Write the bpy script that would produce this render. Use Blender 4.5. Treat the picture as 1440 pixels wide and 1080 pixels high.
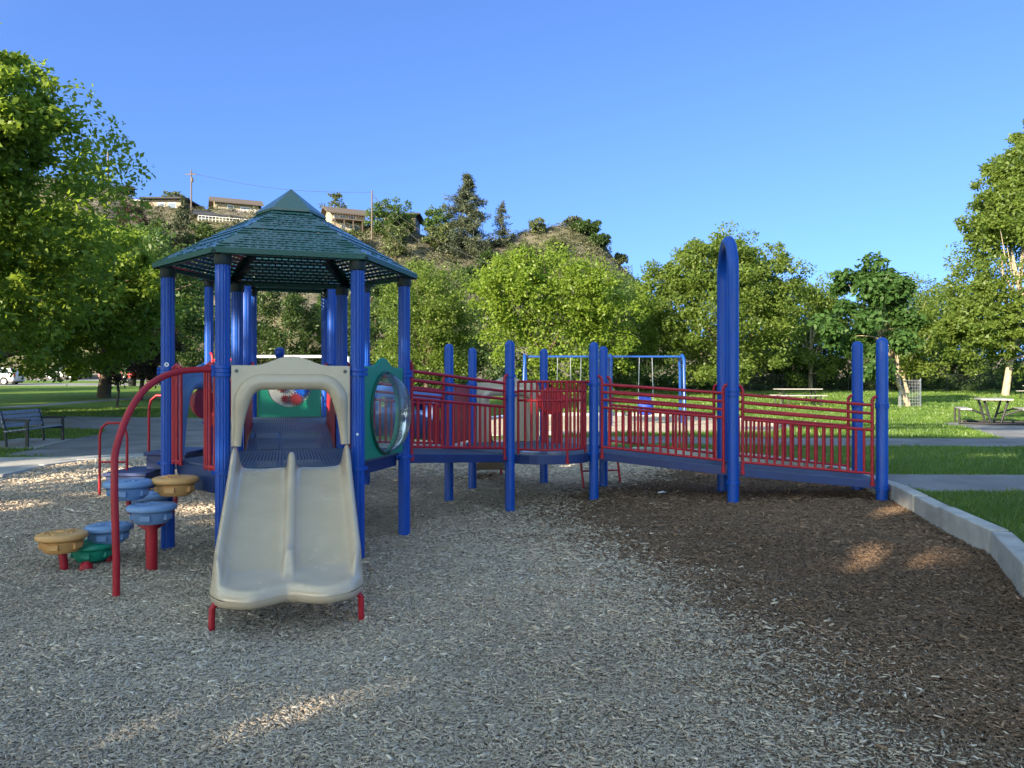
import bpy, bmesh, math, random
import numpy as np
from mathutils import Vector, Matrix
from mathutils.geometry import delaunay_2d_cdt
R = math.radians
for o in list(bpy.data.objects):
    bpy.data.objects.remove(o)
SC = bpy.context.scene
COL = SC.collection
# ------------------------------------------------------------------ camera, sky, sun, exposure
EYE = 1.62
cd = bpy.data.cameras.new('camera'); cam = bpy.data.objects.new('camera', cd); COL.objects.link(cam)
cam.location = (0, 0, EYE); cam.rotation_euler = (R(90), 0, 0)
cd.sensor_width = 36; cd.lens = 36*1050/1440; cd.clip_start = .05; cd.clip_end = 3000
SC.camera = cam
SUN_EL = R(18); SUX, SUY = .65, .76            # sunlight travels along (SUX, SUY)
_l = math.hypot(SUX, SUY); SUX /= _l; SUY /= _l
TAN = math.tan(SUN_EL)
W = bpy.data.worlds.new('World'); SC.world = W; W.use_nodes = True
wn = W.node_tree.nodes; bg = wn['Background']
sky = wn.new('ShaderNodeTexSky'); sky.sky_type = 'NISHITA'; sky.sun_disc = False
sky.sun_elevation = SUN_EL
sky.sun_rotation = math.atan2(-SUX, -SUY)
sky.altitude = 400; sky.air_density = 1.0; sky.dust_density = .25; sky.ozone_density = 2.2
_tc = wn.new('ShaderNodeTexCoord'); _mp = wn.new('ShaderNodeMapping'); _mp.inputs['Scale'].default_value = (1, 1, 1.0); _mp.inputs['Location'].default_value = (0, 0, .22)
_hs = wn.new('ShaderNodeHueSaturation'); _hs.inputs['Saturation'].default_value = 1.05
W.node_tree.links.new(_tc.outputs['Generated'], _mp.inputs[0]); W.node_tree.links.new(_mp.outputs[0], sky.inputs[0])
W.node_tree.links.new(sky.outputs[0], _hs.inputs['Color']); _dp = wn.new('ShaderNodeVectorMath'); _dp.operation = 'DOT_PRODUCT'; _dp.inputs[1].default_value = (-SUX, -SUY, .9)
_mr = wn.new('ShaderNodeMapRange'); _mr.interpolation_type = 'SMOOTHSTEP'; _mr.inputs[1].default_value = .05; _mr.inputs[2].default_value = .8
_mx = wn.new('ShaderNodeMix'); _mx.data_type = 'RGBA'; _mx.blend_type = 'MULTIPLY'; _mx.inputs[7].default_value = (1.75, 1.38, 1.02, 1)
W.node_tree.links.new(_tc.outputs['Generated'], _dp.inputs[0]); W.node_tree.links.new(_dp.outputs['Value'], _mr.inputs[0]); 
_mf = wn.new('ShaderNodeMix'); _mf.data_type = 'RGBA'; _mf.inputs[6].default_value = (.45, .53, .745, 1); _mf.inputs[7].default_value = (2.62, 1.94, 1.27, 1)  # sky overhead and sunward brightened and warmed as added fill light, front sky darkened
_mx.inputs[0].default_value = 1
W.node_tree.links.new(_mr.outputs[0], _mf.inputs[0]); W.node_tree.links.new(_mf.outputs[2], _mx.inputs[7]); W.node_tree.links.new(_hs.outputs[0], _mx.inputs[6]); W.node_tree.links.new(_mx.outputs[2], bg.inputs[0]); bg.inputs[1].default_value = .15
sl = bpy.data.lights.new('sun', 'SUN'); so = bpy.data.objects.new('sun', sl); COL.objects.link(so)
sl.energy = 4.2; sl.angle = R(.4); sl.color = (1, .84, .62)
so.rotation_euler = Vector((SUX, SUY, -TAN)).to_track_quat('-Z', 'Y').to_euler()
so.location = (-20, -25, 30)
SC.view_settings.view_transform = 'Standard'; SC.view_settings.look = 'None'
SC.view_settings.exposure = 2.0; SC.view_settings.gamma = 1; SC.view_settings.use_curve_mapping = False
SC.cycles.max_bounces = 8; SC.cycles.transparent_max_bounces = 12
SC.cycles.diffuse_bounces = 5; SC.cycles.glossy_bounces = 2; SC.cycles.transmission_bounces = 3
SC.cycles.caustics_reflective = False; SC.cycles.caustics_refractive = False

# ------------------------------------------------------------------ helpers
WL = {}                                        # world location of every object built
class MB:
    def __init__(s): s.v = []; s.f = []
    def add(s, vs, fs):
        n = len(s.v); s.v += [tuple(v) for v in vs]; s.f += [tuple(i+n for i in f) for f in fs]; return s
    def box(s, c, d, rz=0, M=None):
        x, y, z = d[0]/2, d[1]/2, d[2]/2
        vs = [Vector((a*x, b*y, e*z)) for e in (-1, 1) for a, b in ((-1, -1), (1, -1), (1, 1), (-1, 1))]
        if M is None: M = Matrix.Rotation(rz, 3, 'Z')
        vs = [M @ v + Vector(c) for v in vs]
        return s.add(vs, [(3, 2, 1, 0), (4, 5, 6, 7), (0, 1, 5, 4), (1, 2, 6, 5), (2, 3, 7, 6), (3, 0, 4, 7)])
    def tube(s, pts, r, n=10, caps=True, closed=False):
        pts = [Vector(p) for p in pts]; m = len(pts)
        rs = r if isinstance(r, (list, tuple)) else [r]*m
        vs = []; N = None
        for i, p in enumerate(pts):
            a = pts[i-1] if (i or closed) else p; b = pts[(i+1) % m] if (i < m-1 or closed) else p
            t = (b-a).normalized()
            if N is None:
                N = t.cross(Vector((0, 0, 1)))
                if N.length < .05: N = t.cross(Vector((0, 1, 0)))
            N = (N - t*N.dot(t)).normalized(); B = t.cross(N)
            for k in range(n):
                q = 2*math.pi*k/n
                vs.append(p + (N*math.cos(q) + B*math.sin(q))*rs[i])
        fs = []
        for i in range(m if closed else m-1):
            j = (i+1) % m
            for k in range(n):
                fs.append((i*n+k, i*n+(k+1) % n, j*n+(k+1) % n, j*n+k))
        if caps and not closed:
            fs.append(tuple(range(n-1, -1, -1))); fs.append(tuple((m-1)*n+k for k in range(n)))
        return s.add(vs, fs)
    def lathe(s, c, prof, n=24, flute=0, fn=12, M=None):
        vs = []; m = len(prof); c = Vector(c)
        for r, z in prof:
            for k in range(n):
                q = 2*math.pi*k/n
                rr = r*(1 - flute*(.5+.5*math.cos(q*fn))**6) if flute else r
                p = Vector((rr*math.cos(q), rr*math.sin(q), z))
                vs.append((M @ p if M else p) + c)
        fs = [(i*n+k, i*n+(k+1) % n, (i+1)*n+(k+1) % n, (i+1)*n+k) for i in range(m-1) for k in range(n)]
        fs.append(tuple(range(n-1, -1, -1))); fs.append(tuple((m-1)*n+k for k in range(n)))
        return s.add(vs, fs)
    def prism(s, poly, F, t, off=0):
        """polygon (u, w) in frame F=(O, ux, uw, un) extruded t along un"""
        O, ux, uw, un = F; n = len(poly)
        a = [O + ux*p[0] + uw*p[1] + un*off for p in poly]; b = [p + un*t for p in a]
        return s.add(a+b, [tuple(range(n-1, -1, -1)), tuple(range(n, 2*n))] +
                     [(k, (k+1) % n, n+(k+1) % n, n+k) for k in range(n)])
    def ring_plate(s, outer, inner, F, t, closed=True):
        """strip plate between two curves of equal count"""
        O, ux, uw, un = F; n = len(outer)
        P = lambda p, o: O + ux*p[0] + uw*p[1] + un*o
        vs = [P(p, 0) for p in outer]+[P(p, 0) for p in inner]+[P(p, t) for p in outer]+[P(p, t) for p in inner]
        fs = []
        for k in range(n if closed else n-1):
            j = (k+1) % n
            fs += [(k, j, n+j, n+k), (2*n+j, 2*n+k, 3*n+k, 3*n+j), (j, k, 2*n+k, 2*n+j), (n+k, n+j, 3*n+j, 3*n+k)]
        if not closed:
            fs += [(0, n, 3*n, 2*n), (n-1, 3*n-1, 4*n-1, 2*n-1)]
        return s.add(vs, fs)
    def build(s, name, m, parent=None, smooth=35, bevel=0, subsurf=0, origin=None, solid=0):
        me = bpy.data.meshes.new(name)
        V = np.array(s.v, dtype=float)
        if origin is None:
            lo, hi = V.min(0), V.max(0); origin = Vector(((lo[0]+hi[0])/2, (lo[1]+hi[1])/2, lo[2]))
        origin = Vector(origin)
        me.from_pydata((V - np.array(origin)).tolist(), [], s.f)
        bm = bmesh.new(); bm.from_mesh(me); bmesh.ops.recalc_face_normals(bm, faces=bm.faces); bm.to_mesh(me); bm.free()
        if m: me.materials.append(m)
        if smooth:
            me.polygons.foreach_set('use_smooth', [True]*len(me.polygons))
            if not subsurf: me.set_sharp_from_angle(angle=R(smooth))
        o = bpy.data.objects.new(name, me); COL.objects.link(o)
        WL[o.name] = origin
        if parent is not None:
            o.parent = parent; o.location = origin - WL[parent.name]
        else: o.location = origin
        if solid:
            q = o.modifiers.new('solid', 'SOLIDIFY'); q.thickness = solid; q.offset = -1
        if bevel:
            b = o.modifiers.new('bevel', 'BEVEL'); b.width = bevel; b.segments = 2; b.limit_method = 'ANGLE'; b.angle_limit = R(40)
            b.harden_normals = False
        if subsurf:
            b = o.modifiers.new('sub', 'SUBSURF'); b.levels = subsurf; b.render_levels = subsurf
        return o
def tag(o, label=None, cat=None, group=None, kind=None):
    if label: o['label'] = label
    if cat: o['category'] = cat
    if group: o['group'] = group
    if kind: o['kind'] = kind
    return o
def thing(name, loc, label, cat, group=None):
    o = bpy.data.objects.new(name, None); COL.objects.link(o); o.location = loc; o.empty_display_size = .2
    WL[o.name] = Vector(loc)
    return tag(o, label, cat, group)
def copy_tree(o, parent=None):
    c = o.copy(); COL.objects.link(c)
    if parent is not None: c.parent = parent
    for ch in list(o.children): copy_tree(ch, c)
    return c
def place(o, loc, rz=0, label=None, scale=None):
    o.location = loc; o.rotation_euler = (0, 0, rz)
    if scale: o.scale = (scale,)*3
    if label: o['label'] = label
    return o
def big_mesh(name, V, F4, tone, m, parent=None, kind=None, smooth=False, origin=(0, 0, 0)):
    """fast mesh from numpy: V (n,3), F4 (k,c) faces with c corners each, tone (k,) per face"""
    me = bpy.data.meshes.new(name); c = F4.shape[1]; k = len(F4)
    V = V - np.array(origin)
    me.vertices.add(len(V)); me.vertices.foreach_set('co', V.astype(np.float32).ravel())
    me.loops.add(k*c); me.loops.foreach_set('vertex_index', F4.astype(np.int32).ravel())
    me.polygons.add(k); me.polygons.foreach_set('loop_start', np.arange(0, k*c, c, dtype=np.int32))
    if smooth: me.polygons.foreach_set('use_smooth', np.ones(k, dtype=bool))
    me.update(calc_edges=True)
    if tone is not None:
        a = me.attributes.new('tone', 'FLOAT', 'FACE'); a.data.foreach_set('value', tone.astype(np.float32))
    me.materials.append(m)
    o = bpy.data.objects.new(name, me); COL.objects.link(o); WL[o.name] = Vector(origin)
    if parent is not None:
        o.parent = parent; o.location = Vector(origin) - WL[parent.name]
    else: o.location = origin
    if kind: o['kind'] = kind
    return o
def bez(p0, p1, p2, p3, n=12):
    p0, p1, p2, p3 = map(Vector, (p0, p1, p2, p3)); out = []
    for i in range(n+1):
        t = i/n; s = 1-t
        out.append(p0*s**3 + p1*3*s*s*t + p2*3*s*t*t + p3*t**3)
    return out
def sstep(x, a, b):
    t = np.clip((np.asarray(x, float)-a)/(b-a), 0, 1); return t*t*(3-2*t)

# ------------------------------------------------------------------ materials
class NT:
    def __init__(s, name):
        s.m = bpy.data.materials.new(name); s.m.use_nodes = True; s.t = s.m.node_tree; s.n = s.t.nodes
        s.b = s.n['Principled BSDF']; s.out = s.n['Material Output']
    def nd(s, typ, **kw):
        q = s.n.new('ShaderNode'+typ)
        for k, v in kw.items():
            if k.startswith('i_'):
                q.inputs[k[2:].replace('_', ' ')].default_value = v
            else: setattr(q, k, v)
        return q
    def ln(s, a, b): s.t.links.new(a, b)
    def mix(s, fac, a, b, mode='MIX'):
        q = s.n.new('ShaderNodeMix'); q.data_type = 'RGBA'; q.blend_type = mode
        for i, x in ((0, fac), (6, a), (7, b)):
            if hasattr(x, 'is_output'): s.ln(x, q.inputs[i])
            else: q.inputs[i].default_value = (x if i == 0 else (*x[:3], 1))
        return q.outputs[2]
    def math(s, op, a, b=0, c=None):
        q = s.n.new('ShaderNodeMath'); q.operation = op
        for i, x in enumerate((a, b) if c is None else (a, b, c)):
            if hasattr(x, 'is_output'): s.ln(x, q.inputs[i])
            else: q.inputs[i].default_value = x
        return q.outputs[0]
    def noise(s, scale, detail=4, rough=.55, vec=None, dist=0):
        q = s.nd('TexNoise'); q.inputs['Scale'].default_value = scale; q.inputs['Detail'].default_value = detail
        q.inputs['Roughness'].default_value = rough; q.inputs['Distortion'].default_value = dist
        if vec is None: vec = s.co()
        s.ln(vec, q.inputs['Vector']); return q.outputs['Fac']
    def co(s, kind='Object'):
        q = s.n.new('ShaderNodeTexCoord'); return q.outputs[kind]
    def wpos(s):
        q = s.n.new('ShaderNodeNewGeometry'); return q.outputs['Position']
    def ramp(s, f, stops):
        q = s.nd('ValToRGB'); r = q.color_ramp
        while len(r.elements) < len(stops): r.elements.new(.5)
        for e, (p, c) in zip(r.elements, stops):
            e.position = p; e.color = (*c, 1) if len(c) == 3 else c
        s.ln(f, q.inputs[0]); return q.outputs[0]
    def bump(s, h, strength, dist=.02):
        q = s.nd('Bump'); q.inputs['Strength'].default_value = strength; q.inputs['Distance'].default_value = dist
        s.ln(h, q.inputs['Height']); s.ln(q.outputs[0], s.b.inputs['Normal'])
def pbr(name, c, rough=.5, var=.12, scale=6, bump=0, bscale=120, spec=.5, coat=0, c2=None, metal=0, rvar=.12, dirt=0, dcol=(.2, .17, .13), bdist=.005, scuff=0):
    N = NT(name); f = N.noise(scale, 6)
    a = [max(0, x*(1-var)) for x in c]; b = c2 or [min(1, x*(1+var)) for x in c]
    col = N.ramp(f, [(.3, a), (.7, b)])
    if dirt:
        g = N.noise(scale*.6, 8, .7)
        col = N.mix(N.math('MULTIPLY', N.math('SMOOTHSTEP', .5, .72, g) if False else N.math('GREATER_THAN', g, 2), 0), col, dcol) if False else N.mix(N.ramp(g, [(.5, (0, 0, 0)), (.75, (dirt,)*3)]), col, dcol)
    if scuff:
        mp = N.nd('Mapping'); mp.inputs['Scale'].default_value = (1, 1, .28); N.ln(N.co(), mp.inputs[0])
        col = N.mix(N.ramp(N.noise(26, 3, .6, mp.outputs[0]), [(.66, (0, 0, 0)), (.74, (scuff,)*3)]), col, dcol)
    N.ln(col, N.b.inputs['Base Color'])
    N.ln(N.math('ADD', N.math('MULTIPLY', f, rvar*2), rough-rvar), N.b.inputs['Roughness'])
    N.b.inputs['Specular IOR Level'].default_value = spec; N.b.inputs['Metallic'].default_value = metal
    if coat: N.b.inputs['Coat Weight'].default_value = coat; N.b.inputs['Coat Roughness'].default_value = .15
    if bump: N.bump(N.noise(bscale, 5, .6), bump, bdist)
    return N.m
def leafmat(name, dark, light, trans, tfac=.45, gloss=.018):
    N = NT(name)
    a = N.nd('Attribute', attribute_name='tone')
    col = N.mix(a.outputs['Fac'], dark, light); tcol = N.mix(a.outputs['Fac'], [x*.7 for x in trans], trans)
    d = N.nd('BsdfDiffuse'); N.ln(col, d.inputs[0]); t = N.nd('BsdfTranslucent'); N.ln(tcol, t.inputs[0])
    g = N.nd('BsdfGlossy'); g.inputs['Roughness'].default_value = .45; g.inputs[0].default_value = (.8, .85, .8, 1)
    m1 = N.nd('MixShader'); m1.inputs[0].default_value = tfac; N.ln(d.outputs[0], m1.inputs[1]); N.ln(t.outputs[0], m1.inputs[2])
    m2 = N.nd('MixShader'); m2.inputs[0].default_value = gloss; N.ln(m1.outputs[0], m2.inputs[1]); N.ln(g.outputs[0], m2.inputs[2])
    N.ln(m2.outputs[0], N.out.inputs[0]); return N.m
def perforated(name, c, pitch=.03, hole=.3, rot=0):
    N = NT(name); mp = N.nd('Mapping'); mp.inputs['Rotation'].default_value = (0, 0, -rot)
    N.ln(N.wpos(), mp.inputs[0]); sp = N.nd('SeparateXYZ'); N.ln(mp.outputs[0], sp.inputs[0])
    fr = [N.math('SUBTRACT', N.math('FRACT', N.math('DIVIDE', sp.outputs[i], pitch)), .5) for i in (0, 1)]
    rr = N.math('ADD', N.math('MULTIPLY', fr[0], fr[0]), N.math('MULTIPLY', fr[1], fr[1]))
    h = N.math('LESS_THAN', rr, hole*hole)
    nz = N.n.new('ShaderNodeNewGeometry'); s2 = N.nd('SeparateXYZ'); N.ln(nz.outputs['Normal'], s2.inputs[0])
    h = N.math('MULTIPLY', h, N.math('GREATER_THAN', N.math('ABSOLUTE', s2.outputs[2]), .7))
    f = N.noise(5, 6); N.ln(N.ramp(f, [(.3, [x*.75 for x in c]), (.7, [min(1, x*1.25) for x in c])]), N.b.inputs['Base Color'])
    N.b.inputs['Roughness'].default_value = .55
    tr = N.nd('BsdfTransparent'); mx = N.nd('MixShader'); N.ln(h, mx.inputs[0]); N.ln(N.b.outputs[0], mx.inputs[1]); N.ln(tr.outputs[0], mx.inputs[2])
    N.ln(mx.outputs[0], N.out.inputs[0]); return N.m
TH = R(16.8)
M = {}
M['blue'] = pbr('blue_powder_coat', (.002, .06, .34), .38, .1, 3, .04, 60, .4, scuff=.1, dcol=(.08, .12, .3))
M['red'] = pbr('red_powder_coat', (.34, .012, .022), .42, .15, 5, .05, 60, .35, scuff=.2, dcol=(.3, .12, .1))
M['redpanel'] = pbr('red_plastic', (.33, .014, .028), .45, .15, 4)
M['redbright'] = pbr('bright_red_plastic', (.55, .012, .015), .4, .1, 4)
M['beige'] = pbr('beige_plastic', (.50, .405, .285), .24, .06, 3, .03, 90, .5, .25, dirt=.42, dcol=(.34, .28, .21), scuff=.2)
M['deck'] = perforated('blue_deck_coating', (.055, .085, .15), .032, .3, TH)
M['deckedge'] = pbr('blue_deck_edge', (.012, .03, .12), .5, .2, 5)
M['roof'] = pbr('green_roof_metal', (.009, .075, .056), .3, .12, 3, .05, 40, .6, .25)
M['roofedge'] = pbr('green_roof_edge', (.008, .075, .055), .5, .12, 3)
M['roofbeam'] = pbr('dark_roof_frame', (.008, .02, .022), .5)
M['green'] = pbr('green_plastic', (.010, .235, .145), .4, .08, 4)
M['orange'] = pbr('orange_plastic', (.56, .30, .10), .45, .08, 6, .2, 40, dirt=.3, dcol=(.36, .2, .08))
M['lblue'] = pbr('light_blue_plastic', (.14, .25, .45), .45, .08, 6, .2, 40, dirt=.3, dcol=(.1, .18, .3))
M['white'] = pbr('white_paint', (.75, .75, .73), .4, .05)
M['steel'] = pbr('galvanised_steel', (.45, .46, .47), .4, .1, 20, metal=.8)
M['black'] = pbr('black_metal', (.012, .012, .013), .5, .2, 6)
M['dkwood'] = pbr('dark_green_metal', (.012, .018, .016), .5, .2, 6)
M['slat'] = pbr('weathered_grey_slats', (.20, .22, .25), .6, .2, 12, .3, 80)
M['tabletop'] = pbr('pale_table_boards', (.30, .29, .27), .6, .15, 12, .2, 80)
M['rubber'] = pbr('black_rubber', (.015, .015, .016), .7)
M['conc'] = pbr('pale_concrete', (.34, .335, .315), .85, .2, 3.5, .6, 60, .2, dirt=.75, dcol=(.17, .16, .145), scuff=.45)
M['asph'] = pbr('grey_asphalt', (.17, .17, .172), .9, .28, 1.2, .5, 160, .2, dirt=.6, dcol=(.10, .098, .095), scuff=.3)
M['bark'] = pbr('brown_bark', (.11, .085, .065), .9, .35, 7, .9, 30, .1, bdist=.03)
M['palebark'] = pbr('pale_bark', (.34, .28, .2), .85, .25, 5, .7, 25, .1, bdist=.03)
M['chrome_trim'] = pbr('bolt_steel', (.1, .1, .1), .4, .1, 10, metal=.7)
# ------------------------------------------------------------------ the terrain
def LZ(y): return np.interp(y, [-60, 9, 14.5, 24, 35, 75, 110, 160, 600], [0, .02, .1, .28, .55, 1.55, 2.6, 4, 6])
def RZ(y): return np.interp(y, [-60, 0, 9, 24, 52, 75, 110, 160, 600], [.25, .36, .40, .42, 1.02, 1.5, 2.2, 3.2, 5])
def hland(x, y):
    k = sstep(x, -3, 4); return LZ(y)*(1-k) + RZ(y)*k
def hchip(x, y):
    x = np.asarray(x, float); y = np.asarray(y, float)
    a = .25*(1-np.exp(-np.maximum(x-.1, 0)/2.2))
    b = .09*sstep(y, 11, 15)*(1-sstep(x, -1, 3))
    return a*(.55+.45*sstep(y, 3, 7)) + b + .012*np.sin(x*2.1+y*.7)*np.cos(y*1.7-x*.6)+.008*np.sin(x*5.3-y*2.9)*np.sin(y*4.7+x*1.3) + .009*np.sin(x*9.7+y*3.1)*np.sin(y*8.9-x*4.3)*sstep(y, -9, 0)*(y < 9) - .06*np.exp(-((x+1.5)**2+(y-4.8)**2)/.35)
CHIPS = [(-8.66, 12.63), (-8.78, 13.97), (-8.58, 14.8), (-7.2, 15.8), (-3, 16.2), (1, 15.4), (3.6, 13.6), (4.62, 11.8), (4.68, 10.2), (4.56, 8.9),
         (4.2, 7.35), (3.98, 6.2), (3.5, 5.1), (2.75, 3.3), (2.3, 1.5), (1.6, -4), (-12, -6), (-15, 2), (-12.2, 9)]
PIT = [(.5, 19.0), (5.4, 18.6), (7, 19.4), (8, 21.5), (8.4, 25), (7, 28), (0, 29), (-2.5, 25), (-1.5, 20.5)]
STRIP = [(-8.66, 12.63), (-8.78, 13.97), (-8.58, 14.8), (-7.2, 15.8), (-7.3, 16.3), (-9.3, 15.45), (-10.8, 15.3), (-14, 14), (-17, 9), (-12.2, 9)]
PATH = [(-24, 26), (-17, 28.4), (-11, 27.5), (-6, 20.6), (-3, 19.1), (.5, 18.3), (5, 16.8), (11, 16.6), (11.4, 18), (12.5, 20.4), (12.7, 22), (13.6, 23.4), (18, 24), (26, 24), (26, 19), (40, 19.5),
        (40, 14.6), (11, 14.4), (5, 14.7), (1, 16.1), (-3, 17), (-7.3, 16.3), (-9.3, 15.45), (-10.75, 15.75), (-10.8, 17), (-11.4, 19.4), (-11.5, 20.8), (-12.2, 22.4), (-14.2, 23.2), (-24, 23.6)]
PAD = [(-10.85, 17.0), (-11.4, 19.4), (-13.0, 19.7), (-12.7, 17.2)]
RPATH = [(4.72, 8.5), (6, 8.5), (9, 8.45), (30, 8.2), (30, 9.7), (9, 10.0), (6, 10.05), (4.72, 10.1)]
FPATH = [(-31, 30), (-24, 34), (-23.2, 44), (-19, 52), (-17.6, 51.5), (-21.7, 43.6), (-22.6, 33.4), (-30, 28.6)]
WALK = [(-120, 71), (-33, 71), (-33, 72.4), (-120, 72.4)]
ROAD1 = [(-120, 73.2), (-34, 73.2), (-34, 80), (-120, 80)]
ROAD2 = [(-120, 92), (-60, 92), (-20, 84), (-20, 92), (-60, 101), (-120, 101)]
REG = [('wood_chip_ground', CHIPS), ('swing_pit_ground', PIT), ('concrete_path', STRIP), ('asphalt_path', PATH), ('bench_pad', PAD),
       ('ramp_path', RPATH), ('far_path', FPATH), ('sidewalk', WALK), ('street', ROAD1), ('upper_street', ROAD2)]
def inpoly(P, x, y):
    x = np.asarray(x); y = np.asarray(y); r = np.zeros(x.shape, bool); n = len(P)
    for i in range(n):
        x0, y0 = P[i]; x1, y1 = P[(i+1) % n]
        if y0 == y1: continue
        c = ((y0 > y) != (y1 > y)) & (x < (x1-x0)*(y-y0)/(y1-y0)+x0); r ^= c
    return r
def dens(P, step):
    out = []
    for i in range(len(P)):
        a, b = P[i], P[(i+1) % len(P)]; L = math.dist(a, b); k = max(1, int(L/step))
        out += [(a[0]+(b[0]-a[0])*j/k, a[1]+(b[1]-a[1])*j/k) for j in range(k)]
    return out
def ground():
    rng = np.random.default_rng(5); pts = []; edges = []
    for nm, P in REG:
        d = dens(P, .45 if P[0][1] < 40 else 3); n0 = len(pts); pts += d
        edges += [(n0+i, n0+(i+1) % len(d)) for i in range(len(d))]
    def grid(x0, x1, y0, y1, st, ex=None):
        X, Y = np.meshgrid(np.arange(x0, x1, st), np.arange(y0, y1, st)); X = X.ravel()+rng.uniform(-.1, .1, X.size)*st; Y = Y.ravel()+rng.uniform(-.1, .1, Y.size)*st
        k = np.ones(X.size, bool)
        if ex: k = ~((X > ex[0]-st*.2) & (X < ex[1]+st*.2) & (Y > ex[2]-st*.2) & (Y < ex[3]+st*.2))
        return list(zip(X[k], Y[k]))
    pts += grid(-14, 14, -6, 26, .4) + grid(-60, 60, -20, 60, 2, (-14, 14, -6, 26)) + grid(-300, 300, -100, 120, 12, (-60, 60, -20, 60)) + grid(-900, 900, -400, 1500, 120, (-300, 300, -100, 120))
    v, e, f, *_ = delaunay_2d_cdt([Vector(p) for p in pts], edges, [], 0, 1e-5)
    V = np.array([(p.x, p.y) for p in v]); F = np.array([t for t in f if len(t) == 3]); C = V[F].mean(1)
    reg = np.full(len(F), -1)
    for i, (nm, P) in enumerate(REG): reg[inpoly(P, C[:, 0], C[:, 1]) & (reg < 0)] = i
    def mk(name, k, zf, m):
        ff = F[k]; u, inv = np.unique(ff, return_inverse=True); ff = inv.reshape(-1, 3)
        a = V[u][ff]; e1 = a[:, 1]-a[:, 0]; e2 = a[:, 2]-a[:, 0]; s = e1[:, 0]*e2[:, 1]-e1[:, 1]*e2[:, 0]; ff[s < 0] = ff[s < 0][:, ::-1]
        P = np.column_stack([V[u], zf(V[u, 0], V[u, 1])])
        return big_mesh(name, P, ff, None, m, kind='structure', smooth=True)
    mk('lawn', reg == -1, hland, M['lawn'])
    for i, (nm, P) in enumerate(REG):
        zf = hland; m = M['asph']
        if nm == 'wood_chip_ground': zf = lambda x, y: hchip(x, y)-.012; m = M['chipground']
        elif nm == 'swing_pit_ground': zf = lambda x, y: hland(x, y)-.1; m = M['pit']
        elif nm in ('concrete_path', 'bench_pad', 'sidewalk'): m = M['conc']
        elif nm in ('street', 'upper_street'): m = M['road']
        elif nm == 'ramp_path': m = M['asph']
        mk(nm, reg == i, zf, m)
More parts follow.
